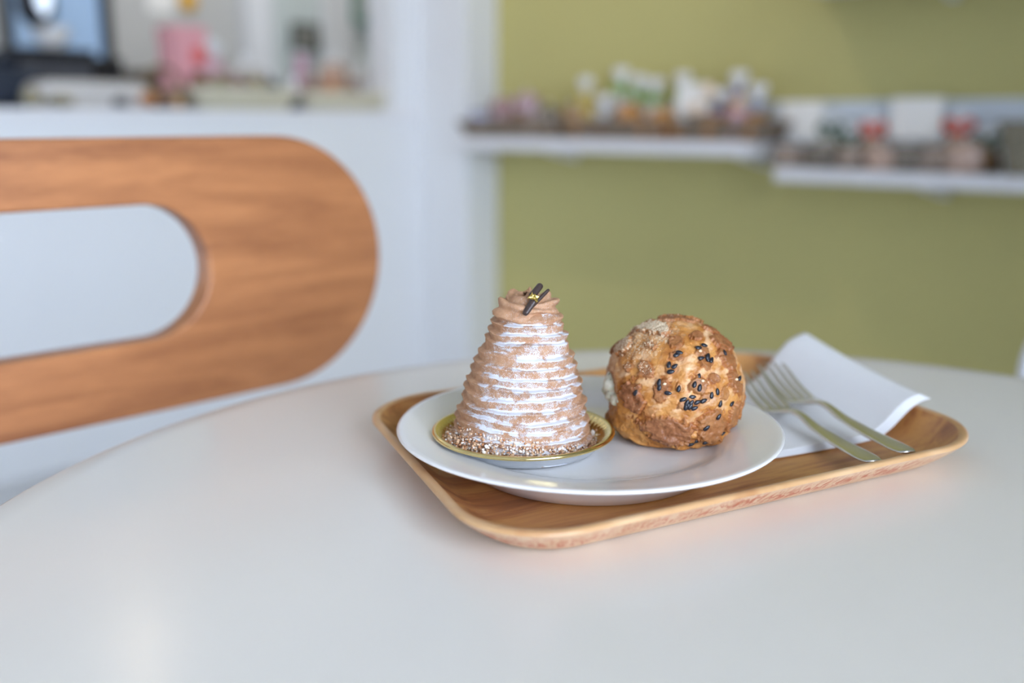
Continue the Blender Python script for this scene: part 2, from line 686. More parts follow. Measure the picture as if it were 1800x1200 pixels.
def rrect(hw, hd, r, bow=0.0, n=40, m=26):
    P = []
    for cx, cy, a0 in ((1, 1, 0), (-1, 1, PI / 2), (-1, -1, PI), (1, -1, 3 * PI / 2)):
        for i in range(n):
            a = a0 + PI / 2 * i / (n - 1)
            P.append((cx * (hw - r) + r * math.cos(a), cy * (hd - r) + r * math.sin(a)))
        # straight run to the next corner
        nxt = {0: (-1, 1), 1: (-1, -1), 2: (1, -1), 3: (1, 1)}[round(a0 / (PI / 2))]
        a = a0 + PI / 2
        q = (nxt[0] * (hw - r) + r * math.cos(a), nxt[1] * (hd - r) + r * math.sin(a))
        p = P[-1]
        for i in range(1, m):
            P.append((p[0] + (q[0] - p[0]) * i / m, p[1] + (q[1] - p[1]) * i / m))
    A = np.array(P)
    return A * (1 + bow * (1 - np.minimum(1, np.abs(A[:, ::-1]) / np.array([hd, hw]) ** 1) ** 2))


def tray_ring(ins, z):
    A = rrect(T_HW - ins, T_HD - ins, max(0.016, T_R - ins * 0.75), 0.0)
    A[:, 0] += T_SK * A[:, 1]        # the pressed tray is slightly out of square
    return np.c_[A, np.full(len(A), z)]


tray_in = NT('tray_wood_inside')
v = tray_in.coord('Object', (1.0, 9.0, 9.0))
n1 = tray_in.noise(v, 5.0, 4, 0.55, 0.8)
n2 = tray_in.noise(v, 70.0, 3, 0.6)
f = tray_in.math('ADD', tray_in.math('MULTIPLY', n1, 0.85), tray_in.math('MULTIPLY', n2, 0.15))
tray_in.base(tray_in.ramp(f, [(0.30, srgb(132, 78, 44)), (0.44, srgb(172, 112, 64)), (0.55, srgb(204, 148, 86)), (0.66, srgb(184, 124, 74)), (0.8, srgb(150, 92, 54))]))
tray_in.set(Roughness=0.38)
tray_in.bump(n2, 0.12, 0.0004)
tray_rim = NT('tray_wood_rim')
v = tray_rim.coord('Object', (1.0, 1.0, 1.0))
n1 = tray_rim.noise(v, 22.0, 3, 0.5, 0.4)
tray_rim.base(tray_rim.ramp(n1, [(0.3, srgb(176, 122, 76)), (0.5, srgb(204, 160, 112)), (0.7, srgb(216, 178, 134))]))
tray_rim.set(Roughness=0.35)
tray_out = NT('tray_wood_outside')
av = tray_out.attr('side')          # x = run along the rim in metres, y = 0 bottom .. 1 top
mp = tray_out.n('ShaderNodeMapping')
mp.inputs['Scale'].default_value = (1, 0.012, 0.02)
tray_out.l(av.outputs['Vector'], mp.inputs[0])
fl = tray_out.noise(mp.outputs[0], 260.0, 3, 0.65, 1.2)
sp = tray_out.n('ShaderNodeSeparateXYZ')
tray_out.l(av.outputs['Vector'], sp.inputs[0])
wv = tray_out.noise(mp.outputs[0], 30.0, 2)
hh = tray_out.math('ADD', sp.outputs[1], tray_out.math('MULTIPLY', tray_out.math('SUBTRACT', wv, 0.5), 0.6))
band = tray_out.math('MULTIPLY', tray_out.range(hh, 0.12, 0.42), tray_out.range(hh, 0.98, 0.55))
patch = tray_out.range(tray_out.noise(mp.outputs[0], 12.0, 2), 0.30, 0.46)
fle = tray_out.math('MULTIPLY', tray_out.math('MULTIPLY', tray_out.range(fl, 0.47, 0.56), band), patch)
gr = tray_out.noise(mp.outputs[0], 45.0, 3)
basec = tray_out.ramp(gr, [(0.3, srgb(204, 164, 124)), (0.6, srgb(222, 190, 156))])
tray_out.base(tray_out.mix(fle, basec, srgb(184, 92, 52)))
tray_out.set(Roughness=0.4)

tp = W((T_C[0], T_C[1], 0))
tray = thing('serving_tray', 'rectangular wooden tray with rounded corners and raised rim on the white table', 'tray',
             (tp.x, tp.y, TABLE_Z + 0.0002), YAW + T_ROT)
TRAY_FLOOR = 0.0048
RIM_Z = 0.0198
inn = [(0.0052, RIM_Z - 0.0008), (0.0075, RIM_Z - 0.0035), (0.0125, 0.0125), (0.0175, 0.0085), (0.0235, 0.0060), (0.031, TRAY_FLOOR + 0.0002), (0.036, TRAY_FLOOR),
       (0.06, TRAY_FLOOR), (0.09, TRAY_FLOOR)]
rings = [tray_ring(*a) for a in inn]
nn = len(rings[0])
V = np.concatenate(rings)
F = [tuple(x) for x in grid_faces(len(rings), nn).tolist()]
F.append(tuple(range((len(rings) - 1) * nn, len(rings) * nn)))
mk('tray_base', V, F, tray_in.m, tray)
rim = [(0.0, RIM_Z - 0.0022), (0.0001, RIM_Z - 0.0010), (0.0010, RIM_Z - 0.0002), (0.0022, RIM_Z), (0.0040, RIM_Z - 0.0001), (0.0052, RIM_Z - 0.0008)]
rings = [tray_ring(*a) for a in rim]
tag(mk('rim', np.concatenate(rings), grid_faces(len(rings), nn), tray_rim.m, tray), 'pale wooden rim edge')
out = [(0.036, 0.0), (0.0235, 0.0002), (0.0205, 0.0012), (0.0150, 0.0048), (0.0095, 0.009), (0.0048, 0.0130), (0.0015, 0.0160), (0.0, RIM_Z - 0.0022)]
rings = [tray_ring(*a) for a in out]
run = np.r_[0, np.cumsum(np.linalg.norm(np.diff(rings[-1], axis=0), axis=1))]
V = np.concatenate(rings)
sideA = np.concatenate([np.c_[run, np.full(nn, max(0, (z - 0.0003) / 0.019)), np.zeros(nn)] for (i, z) in out])
sideA[:, 1] *= 1.0
F = [tuple(x) for x in grid_faces(len(rings), nn).tolist()]
F.append(tuple(range(nn))[::-1])
tag(mk('side_wall', V, F, tray_out.m, tray, attrs={'side': sideA}), 'pale outer side with reddish flecks')


def tray_height(u, v):
    """inner surface height of the tray at local (u, v)"""
    u = u - T_SK * v
    dx = T_HW * 1.0 - abs(u)
    dy = T_HD * 1.0 - abs(v)
    r = T_R
    if dx < r and dy < r:
        ins = r - math.hypot(r - dx, r - dy)
    else:
        ins = min(dx, dy)
    xs = [-0.01, 0.0, 0.0022] + [a[0] for a in inn]
    zs = [RIM_Z, RIM_Z, RIM_Z] + [a[1] for a in inn]
    return float(np.interp(ins, xs, zs))


# ------------------------------------------------------------------ white plate
PC = (0.0444, 0.5562)
pw = W((PC[0], PC[1], 0))
PF = 0.0185                          # top of the well
prof = [(0, PF), (0.060, PF), (0.068, PF + 0.0003), (0.0735, PF + 0.0018), (0.079, PF + 0.0050), (0.085, PF + 0.0068), (0.096, PF + 0.0083), (0.1060, PF + 0.0101),
        (0.1092, PF + 0.0107), (0.1107, PF + 0.0105), (0.1111, PF + 0.0098), (0.1103, PF + 0.0088), (0.105, PF + 0.0070), (0.094, PF + 0.0052), (0.085, PF + 0.0022),
        (0.080, PF - 0.0025), (0.0755, PF - 0.0075), (0.0705, TRAY_FLOOR + 0.0012), (0.0690, TRAY_FLOOR + 0.0004), (0.0655, TRAY_FLOOR + 0.0004), (0.063, TRAY_FLOOR + 0.0022), (0.060, PF - 0.0050), (0, PF - 0.0050)]
V, F = lathe(prof, 160)
o = mk('dinner_plate', V, F, M['ceramic'])
o.location = (pw.x, pw.y, TABLE_Z)
tag(o, 'round white ceramic plate holding the two pastries', 'plate')

# ------------------------------------------------------------------ gold foil plate
gold = NT('gold_foil')
gold.base(srgb(232, 210, 146))
gold.set(Metallic=1.0, Roughness=0.15)
gn = gold.noise(gold.coord(), 300, 2)
gold.bump(gn, 0.05, 0.0002)
silver = NT('foil_underside')
silver.base(srgb(205, 208, 212))
silver.set(Metallic=0.75, Roughness=0.33)
silver.bump(silver.noise(silver.coord(), 200, 2), 0.04, 0.0002)
GZ = PF + 0.0004
GR = 0.0515
gc = un(920, 751, GZ + 0.0108)
gw = W((gc[0], gc[1], 0))
t = thing('foil_cake_plate', 'small gold foil cake plate with fluted inside under the chestnut cake', 'cake plate', (gw.x, gw.y, TABLE_Z + GZ), YAW)


def ribs(i, r, th):
    a = {3: 0.0003, 4: 0.0008, 5: 0.0008, 6: 0.0003}.get(i, 0)
    return a * np.cos(72 * th)


GOLD = [(0, 0.0012), (0.03, 0.0012), (0.0392, 0.0014), (0.0418, 0.0028), (0.0435, 0.0050), (0.0450, 0.0070), (0.0464, 0.0086), (0.0482, 0.0099), (0.0500, 0.0107),
        (0.0514, 0.0107), (0.0522, 0.0099), (0.0521, 0.0090), (0.0512, 0.0084)]
V, F = lathe(GOLD, 432, ribs)
mk('gold_face', V, F, gold.m, t)
V, F = lathe([(0.0512, 0.0084), (0.0490, 0.0080), (0.0462, 0.0060), (0.0440, 0.0034), (0.0415, 0.0008), (0.039, 0.0), (0, 0.0)], 96)
tag(mk('underside', V, F, silver.m, t), 'silvery foil underside')


def gold_z(r):
    return float(np.interp(r, [g_[0] for g_ in GOLD[:10]], [g_[1] for g_ in GOLD[:10]])) - 0.0012


# ------------------------------------------------------------------ chestnut cream cake (mont blanc)
MY = gc[1] - 0.0015
MX = 0.0052
cream = NT('chestnut_cream')
sa = cream.attr('sugar')
fine = cream.noise(cream.coord(), 2300.0, 2, 0.6)
fine2 = cream.noise(cream.coord(), 520.0, 3, 0.6)
g = cream.math('ADD', cream.math('MULTIPLY', fine, 0.72), cream.math('MULTIPLY', fine2, 0.28))
thr = cream.math('SUBTRACT', 0.74, cream.math('MULTIPLY', sa.outputs['Fac'], 0.44))
fac = cream.range(cream.math('SUBTRACT', g, thr), -0.03, 0.10)
bn = cream.noise(cream.coord(), 260.0, 3, 0.6)
cb = cream.ramp(bn, [(0.3, srgb(172, 128, 94)), (0.6, srgb(188, 146, 112)), (0.8, srgb(202, 164, 132))])
cream.base(cream.mix(fac, cb, srgb(216, 218, 224)))
cream.set(Roughness=0.55, Specular_IOR_Level=0.35, Subsurface_Weight=0.12, Subsurface_Scale=0.003)
cream.b.inputs['Subsurface Radius'].default_value = (1.0, 0.6, 0.4)
cream.bump(cream.math('ADD', cream.math('MULTIPLY', g, 0.6), cream.math('MULTIPLY', fac, 0.8)), 0.45, 0.0004)

mw = W((MX, MY, 0))
BASE = GZ + 0.0014
cake = thing('chestnut_cream_cake', 'tall cone of piped chestnut cream dusted with powdered sugar', 'cake', (mw.x, mw.y, TABLE_Z + BASE), YAW)
# silhouette measured along the axis: (height, radius, lean)
prof_m = []
for cy, hw_px, mid in ((985, 119, 590), (880, 115.5, 591), (760, 107, 595), (640, 97.5, 602), (540, 89.5, 607), (440, 77.5, 614), (380, 70.5, 618), (300, 62, 624), (250, 58.5, 627), (215, 50, 626)):
    q = at(740 + mid / 3.3333, 480 + cy / 3.3333, MY)
    e = at(740 + mid / 3.3333 + hw_px, 480 + cy / 3.3333, MY)
    prof_m.append((q[2] - BASE, e[0] - q[0], q[0] - MX))
prof_m = np.array(prof_m)
zz_, rr_, ll_ = prof_m.T
print('cake', zz_.round(4), rr_.round(4), ll_.round(4))
HZ = zz_[-1]
nr, nc = 460, 640
zr = np.linspace(0.0, HZ, nr)
th = np.linspace(-PI, PI, nc, endpoint=False)
Z, A = np.meshgrid(zr, th, indexing='ij')
Zf, Af = Z.ravel(), A.ravel()
R0 = np.interp(Zf, zz_, rr_)
L0 = np.interp(Zf, zz_, ll_)
cyl = np.stack([np.cos(Af) * R0, np.sin(Af) * R0, Zf], -1)
pitch = 0.0055
warp = 0.22 * vnoise(np.stack([np.cos(Af) * 1.2 + 9, np.sin(Af) * 1.2, Zf * 95], -1), 3) + 0.09 * vnoise(cyl * 240, 4) + 0.22 * vnoise(np.stack([Zf * 0 + 3.3, Zf * 0, Zf * 130], -1), 5)
ph = Zf / pitch + Af / (2 * PI) + warp
tt = ph - np.floor(ph)
amp = 0.0027 * (1.0 + 0.6 * vnoise(np.stack([np.cos(Af) * 1.1, np.sin(Af) * 1.1 + 5, np.floor(ph) * 1.7], -1), 8))
lip = np.where(tt < 0.86, (tt / 0.86) ** 1.2, np.cos((tt - 0.86) / 0.14 * PI / 2) ** 0.7)
fade = smooth(HZ, HZ - 0.004, Zf)
Rr = R0 - 0.0010 + amp * lip * fade + 0.00004 * np.sin(2 * PI * 3 * tt) + 0.00022 * fbm(cyl * 320, 21, 3)
ledge = smooth(0.76, 0.92, tt) + (1 - smooth(0.02, 0.22, tt))
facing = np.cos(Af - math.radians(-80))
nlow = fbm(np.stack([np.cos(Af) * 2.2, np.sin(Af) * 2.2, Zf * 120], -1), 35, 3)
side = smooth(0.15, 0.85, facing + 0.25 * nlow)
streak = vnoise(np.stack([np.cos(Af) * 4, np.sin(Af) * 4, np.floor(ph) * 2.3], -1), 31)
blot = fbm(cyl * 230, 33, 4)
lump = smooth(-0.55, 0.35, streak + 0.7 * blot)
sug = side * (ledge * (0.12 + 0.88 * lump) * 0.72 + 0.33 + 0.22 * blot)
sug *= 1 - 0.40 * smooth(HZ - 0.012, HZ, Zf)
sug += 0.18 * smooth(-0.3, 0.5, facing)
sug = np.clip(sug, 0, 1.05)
Rr = Rr + 0.00035 * np.clip(sug - 0.5, 0, 1) * (1 + fbm(cyl * 900, 41, 2))
V = np.stack([np.cos(Af) * Rr + L0, np.sin(Af) * Rr, Zf], -1)
tip = np.array([[ll_[-1], 0, HZ]])
ringtop = (nr - 1) * nc
Fq = grid_faces(nr, nc)
capv = len(V)
V = np.concatenate([V, tip])
# close the top with degenerate-free fan of quads kept as a second small disc
body = mk('piped_cone', V[:-1], Fq, cream.m, cake, attrs={'sugar': sug})
V2 = np.concatenate([np.c_[np.cos(th) * r + ll_[-1], np.sin(th) * r, np.full(nc, HZ + dz)] for r, dz in
                     ((rr_[-1] * 1.0 + 0.0006, -0.0012), (rr_[-1] * 0.9, 0.0004), (rr_[-1] * 0.5, 0.0016), (0.0005, 0.002))])
mk('cone_top', V2, grid_faces(4, nc), cream.m, cake, attrs={'sugar': np.full(len(V2), 0.25)})

# ruffled rosette on top: a fluted rope coiled inwards
nt, ns = 260, 40
V = []
sg = []
for i in range(nt):
    s = i / (nt - 1)
    ang = math.radians(200) + s * 2 * PI * 1.85
    rad = 0.0116 * (1 - s) ** 0.8 + 0.0008
    zc = HZ + 0.0008 + 0.0072 * s ** 1.2
    rope = 0.0066 * (1 - 0.55 * s)
    wob = 1 + 0.26 * math.sin(s * 30) + 0.10 * math.sin(s * 71 + 1)
    er = np.array([math.cos(ang), math.sin(ang), 0])
    for j in range(ns):
        b = 2 * PI * j / ns
        fl = 1 + 0.24 * math.cos(6 * b + s * 40)
        rr2 = rope * wob * fl
        p = er * (rad + rr2 * math.cos(b)) + np.array([ll_[-1], 0, zc + rr2 * math.sin(b) * 0.95])
        V.append(p)
        sg.append(0.30 if math.cos(ang - math.radians(-50)) > 0.2 else 0.08)
V = np.array(V)
V += 0.0004 * np.stack([fbm(V * 300, 50 + k, 2) for k in range(3)], -1)
mk('cream_rosette', V, grid_faces(nt, ns), cream.m, cake, attrs={'sugar': np.array(sg)})

# chocolate sticks and gold leaf
choc = plain('dark_chocolate', srgb(62, 48, 44), 0.38, var=0.12, scale=120)


def cpx(x, y, dy):
    """crop pixel of the cake close-up -> cake-local point, dy forward of the axis"""
    q = at(740 + x / 3.3333, 480 + y / 3.3333, MY + dy)
    return np.array([q[0] - MX, q[1] - MY, q[2] - BASE])


def stick(name, a, b, ra, rb, flat=1.0, n=14):
    pts = [a + (b - a) * k / 10 for k in range(11)]
    rad = [ra + (rb - ra) * k / 10 for k in range(11)]
    rad[0] *= 0.72
    rad[-1] *= 0.72
    pts[0] = a + (b - a) * 0.02
    V, F = tube(pts, rad, n, flat)
    return mk(name, V, F, choc, cake)


stick('chocolate_stick', cpx(704, 66, -0.0105), cpx(645, 142, -0.0165), 0.0019, 0.0022, 0.9)
stick('chocolate_stick', cpx(672, 146, -0.0165), cpx(606, 243, -0.0215), 0.0025, 0.0019, 0.8)
stick('chocolate_stick', cpx(751, 94, -0.0115), cpx(650, 196, -0.0190), 0.0009, 0.0011)
leaf = NT('gold_leaf')
leaf.base(srgb(240, 212, 120))
leaf.set(Metallic=1.0, Roughness=0.3)
gl0 = cpx(661, 146, -0.0200)
V = []
nu = 9
for j in range(nu):
    for i in range(nu):
        a, b = -1 + 2 * i / (nu - 1), -1 + 2 * j / (nu - 1)
        V.append(gl0 + np.array([0.0022 * a + 0.0007 * b, 0, 0.0015 * b - 0.0012 * a]))
V = np.array(V)
V += 0.0011 * np.stack([vnoise(V * 900, 60 + k) for k in range(3)], -1)
o = mk('gold_leaf', V, grid_faces(nu, nu, False), leaf.m, cake)
o.modifiers.new('solid', 'SOLIDIFY').thickness = 0.0001

# praline crumbs at the foot of the cake
crumb = NT('praline_crumb')
ca = crumb.attr('tone')
crumb.base(crumb.ramp(ca.outputs['Fac'], [(0.0, srgb(128, 84, 56)), (0.3, srgb(188, 132, 90)), (0.55, srgb(220, 184, 146)), (0.8, srgb(244, 236, 228)), (1.0, srgb(250, 248, 246))]))
crumb.set(Roughness=0.6)
ico = bmesh.new()
bmesh.ops.create_icosphere(ico, subdivisions=1, radius=1.0)
ico_v = np.array([v.co[:] for v in ico.verts])
ico_f = np.array([[v.index for v in f.verts] for f in ico.faces])
ico.free()
CV, CF, CT = [], [], []
NCR = 4600
k = 0
while k < NCR:
    a = rng.uniform(-PI, PI)
    d = math.cos(a - math.radians(-118))
    dens = 0.35 + 0.65 * (0.5 + 0.5 * d)
    if rng.uniform() > dens:
        continue
    rr = 0.0362 + abs(rng.normal(0, 0.0034)) - 0.0010
    if rr > 0.0470:
        continue
    rg = math.hypot(rr * math.cos(a) + MX - gc[0], rr * math.sin(a) + MY - gc[1])
    if rg > 0.0472:
        continue
    hmax = 0.0165 * max(0, 1 - (rr - 0.035) / 0.0105) * (0.6 + 0.5 * max(d, -0.2))
    z = gold_z(rg) - 0.0002 + rng.uniform(0, 1) * hmax
    s = rng.uniform(0.00030, 0.00085)
    q = ico_v * (s * rng.uniform(0.5, 1.6, 3)) * rng.uniform(0.6, 1.35, (12, 1))
    al = rng.uniform(0, 2 * PI)
    q = q @ np.array([[math.cos(al), -math.sin(al), 0], [math.sin(al), math.cos(al), 0], [0, 0, 1]])
    q = q + np.array([rr * math.cos(a), rr * math.sin(a), z + s * 0.6])
    CF.append(ico_f + len(CV) * 12)
    CV.append(q)
    front = math.cos(a - math.radians(-78))
    tone = rng.choice([0.05, 0.3, 0.5, 0.6, 0.85, 1.0], p=[.02, .26, .33, .19, .14, .06]) + (0.2 if front > 0.75 and rng.uniform() < .6 else 0)
    CT.append(np.full(12, min(1, tone)))
    k += 1
o = mk('crumble', np.concatenate(CV), np.concatenate(CF), crumb.m, cake, smoothed=False, attrs={'tone': np.concatenate(CT)})
tag(o, 'toasted praline crumbs around the foot', kind='stuff')
nutm = [plain('nut_orange', srgb(214, 150, 108), 0.5, var=0.15, scale=300), plain('nut_white', srgb(240, 232, 220), 0.55, var=0.04, scale=300), plain('nut_brown', srgb(170, 116, 76), 0.5, var=0.2, scale=300)]
for (x, y, s, mi) in ((795, 985, 0.0026, 0), (840, 1005, 0.0017, 0), (965, 955, 0.0024, 1), (1000, 900, 0.0028, 1), (1005, 940, 0.0022, 1), (940, 990, 0.0022, 2), (180, 870, 0.0018, 0), (680, 1030, 0.0018, 1),
                      (560, 1010, 0.0017, 1), (400, 985, 0.0017, 2), (300, 950, 0.0018, 2), (240, 905, 0.0017, 1), (460, 1030, 0.0015, 2), (820, 960, 0.0014, 0)):
    q = un(740 + x / 3.3333, 480 + y / 3.3333, BASE + 0.003)
    q = np.array([q[0] - MX, q[1] - MY, 0.0025 + s * 0.4])
    vv = ico_v * s * rng.uniform(0.6, 1.1, 3) * rng.uniform(0.85, 1.15, (12, 1))
    mk('nut_piece', vv + q, [tuple(f) for f in ico_f.tolist()], nutm[mi], cake, smoothed=False)

# ------------------------------------------------------------------ cream puff
PCX, PCY, PCZ, PR = 0.0952, 0.565, 0.0489, 0.0401
pcv = np.array([PCX, PCY, PCZ])
camv = np.array([0, 0, EYE])
choux = NT('choux_crust')
cr = choux.attr('crust')
pw_ = choux.attr('powder')
pl_ = choux.attr('pale')
n1 = choux.noise(choux.coord(), 330.0, 4, 0.6)
n2 = choux.noise(choux.coord(), 90.0, 4, 0.6, 0.8)
gold_c = choux.ramp(n2, [(0.25, srgb(146, 84, 32)), (0.45, srgb(182, 120, 56)), (0.65, srgb(204, 146, 80)), (0.8, srgb(216, 170, 112))])
gold_c = choux.mix(choux.math('MULTIPLY', pl_.outputs['Fac'], 0.8), gold_c, srgb(226, 190, 148))
brown = choux.ramp(n1, [(0.3, srgb(112, 66, 38)), (0.55, srgb(142, 90, 56)), (0.75, srgb(168, 118, 80))])
c1 = choux.mix(cr.outputs['Fac'], gold_c, brown)
ed = choux.attr('edge')
c1 = choux.mix(choux.math('MULTIPLY', ed.outputs['Fac'], 0.8), c1, srgb(150, 84, 36))
pn = choux.noise(choux.coord(), 1200.0, 3, 0.6)
pf = choux.range(choux.math('SUBTRACT', pn, choux.math('SUBTRACT', 0.74, choux.math('MULTIPLY', pw_.outputs['Fac'], 0.33))), -0.02, 0.05)
choux.base(choux.mix(choux.math('MULTIPLY', pf, 0.9), c1, srgb(226, 208, 176)))
choux.set(Roughness=0.42, Specular_IOR_Level=0.4)
choux.bump(choux.math('ADD', n1, choux.math('MULTIPLY', pf, 0.5)), 0.42, 0.0007)


def puff_dir(x, y):
    """close-up pixel -> unit direction on the puff"""
    d = ray(1040 + x / 4.287, 540 + y / 4.287)
    d = d / np.linalg.norm(d)
    oc = camv - pcv
    b = oc @ d
    c = oc @ oc - PR * PR
    disc = b * b - c
    tq = -b - math.sqrt(disc) if disc > 0 else -b
    q = oc + d * tq
    return q / np.linalg.norm(q)


PATCH = [  # x, y, rx, ry, tilt deg, rise, crust, powder
    (455, 150, 165, 62, 12, 1.3, 0.5, 1.0), (640, 92, 120, 40, 5, 1.0, 0.9, 0.35), (245, 290, 80, 70, 35, 1.3, 0.7, 0.8), (445, 285, 58, 38, -10, 1.0, 0.8, 0.75),
    (280, 445, 42, 34, 0, 0.9, 0.7, 0.55), (402, 455, 60, 66, 40, 1.0, 0.8, 0.55), (790, 212, 50, 46, 0, 1.2, 0.75, 0.1), (640, 262, 48, 58, 10, 1.0, 0.65, 0.15),
    (900, 165, 95, 55, -25, 1.0, 0.8, 0.05), (985, 265, 105, 62, -30, 1.3, 0.85, 0.0), (1030, 385, 90, 75, -50, 1.3, 0.8, 0.0), (835, 325, 58, 36, 10, 0.8, 0.7, 0.1),
    (868, 418, 52, 44, 0, 1.0, 0.7, 0), (640, 372, 50, 36, 0, 0.8, 0.6, 0), (600, 462, 46, 42, 0, 0.7, 0.4, 0), (805, 590, 78, 66, 0, 1.1, 0.7, 0.05), (935, 535, 52, 44, 0, 1.0, 0.75, 0),
    (1085, 560, 62, 105, 10, 1.3, 0.8, 0), (300, 685, 96, 125, 20, 1.4, 1.0, 0.15), (525, 630, 66, 88, -20, 1.0, 0.75, 0.05), (435, 785, 55, 40, 10, 0.7, 0.35, 0), (575, 930, 185, 105, -5, 1.0, 0.95, 0),
    (900, 895, 120, 120, 35, 1.2, 0.75, 0), (1060, 820, 60, 95, -10, 1.2, 0.7, 0), (735, 728, 85, 48, 5, 0.7, 0.6, 0), (865, 680, 60, 32, 25, 0.7, 0.55, 0), (660, 612, 34, 40, 0, 0.7, 0.4, 0),
    (345, 640, 30, 50, 0, 0.8, 0.8, 0.3), (1000, 650, 50, 42, 0, 0.8, 0.5, 0), (560, 170, 50, 22, 8, 0.6, 0.5, 0.6), (345, 170, 60, 30, 30, 0.9, 0.6, 0.8)]
patches = []
for (x, y, rx, ry, tl, rise, cst, pwd) in PATCH:
    c = puff_dir(x, y)
    view = (camv - pcv) / np.linalg.norm(camv - pcv)
    right = np.cross(c, np.array([0, 0, 1.0]))
    right = -right / np.linalg.norm(right)
    up = np.cross(c, right)
    if up[2] < 0:
        up = -up
    ca_, sa_ = math.cos(math.radians(tl)), math.sin(math.radians(tl))
    # limb patches appear squeezed, so undo the foreshortening radially
    fs = max(0.45, float(c @ view))
    patches.append((c, right * ca_ + up * sa_, up * ca_ - right * sa_, rx / 570 / fs ** 0.25, ry / 570 / fs ** 0.25, rise, cst, pwd))
view = (camv - pcv) / np.linalg.norm(camv - pcv)
k = 0
while k < 26:
    c = rng.normal(size=3)
    c /= np.linalg.norm(c)
    if c @ view > 0.12 or c[2] < -0.6:
        continue
    right = np.cross(np.array([0, 0, 1.0]), c)
    right /= np.linalg.norm(right)
    up = np.cross(c, right)
    patches.append((c, right, up, rng.uniform(0.1, 0.26), rng.uniform(0.08, 0.2), rng.uniform(0.7, 1.3), rng.uniform(0.5, 0.9), 0.5 if c[2] > 0.5 else 0.0))
    k += 1


def puff_eval(D):
    nz = fbm(D * 9 + 3, 71, 3)
    nz2 = fbm(D * 26, 72, 3)
    r = PR * (1 + 0.022 * fbm(D * 2.2 + 1, 73, 2)) + 0.0006 * fbm(D * 8, 74, 3)
    # rope-like folds near the bottom
    low = smooth(-0.15, -0.6, D[:, 2])
    az = np.arctan2(D[:, 1], D[:, 0])
    r = r + 0.0011 * low * np.sin(np.cos(az) * 9 + D[:, 2] * 16 + nz * 1.5)
    crust = np.zeros(len(D))
    powder = np.zeros(len(D))
    edge = np.zeros(len(D))
    rise_t = np.zeros(len(D))
    for (c, e1, e2, ra, rb, rise, cst, pwd) in patches:
        a = D @ e1 / ra
        b = D @ e2 / rb
        e = np.sqrt(a * a + b * b) + 0.32 * nz + 0.24 * nz2 + 10 * (D @ c < 0)
        s = smooth(1.10, 0.86, e)
        crust = np.maximum(crust, s * cst)
        powder = np.maximum(powder, smooth(1.05, 0.7, e) * pwd)
        rise_t = np.maximum(rise_t, s * rise * (0.8 + 0.2 * smooth(0.2, 0.9, e)))
        edge = np.maximum(edge, smooth(1.22, 1.08, e) * smooth(0.92, 1.05, e) * rise)
    # powder between the slabs of the upper left
    ul = puff_dir(380, 200)
    powder = np.maximum(powder, 0.60 * smooth(0.76, 0.97, D @ ul))
    r = r + 0.0015 * rise_t - 0.0005 * edge + 0.00016 * fbm(D * 55, 77, 3)
    pale = np.clip(fbm(np.stack([D[:, 0] * 5 + D[:, 2] * 6, D[:, 1] * 5, D[:, 2] * 11 - D[:, 0] * 7], -1), 79, 3) * 0.9 + 0.15, 0, 1)
    pale *= (1 - rise_t.clip(0, 1)) * smooth(-0.5, 0.1, D[:, 2])
    # the cut on the left where the cream shows
    cut = puff_dir(118, 640)
    g = smooth(0.93, 0.985, D @ cut)
    r = r - 0.0022 * g
    return r, crust, powder, edge.clip(0, 1), pale


nr, nc = 330, 560
pol = np.linspace(0.0015, PI - 0.0015, nr)
az = np.linspace(0, 2 * PI, nc, endpoint=False)
Pm, Am = np.meshgrid(pol, az, indexing='ij')
D = np.stack([np.sin(Pm) * np.cos(Am), np.sin(Pm) * np.sin(Am), np.cos(Pm)], -1).reshape(-1, 3)
r, crust, powder, edge, pale = puff_eval(D)
FLOOR_P = PF + 0.0004 - PCZ


def settle(P):
    """flatten the bottom where it rests on the plate"""
    z = P[:, 2]
    k = 0.0011
    P = P.copy()
    P[:, 2] = FLOOR_P + k * np.logaddexp(0, (z - FLOOR_P) / k)
    w = smooth(-0.2 * PR, -0.85 * PR, z)
    P[:, :2] *= (1 + 0.10 * w)[:, None]
    return P


V = settle(D * r[:, None])
pp = W((PCX, PCY, PCZ))
puff = thing('cream_puff', 'round golden cream puff with cracked crust and black sesame seeds', 'pastry', (pp.x, pp.y, pp.z), YAW)
mk('choux_shell', V, grid_faces(nr, nc)[:, ::-1].copy(), choux.m, puff, attrs={'crust': crust, 'powder': powder, 'edge': edge, 'pale': pale})

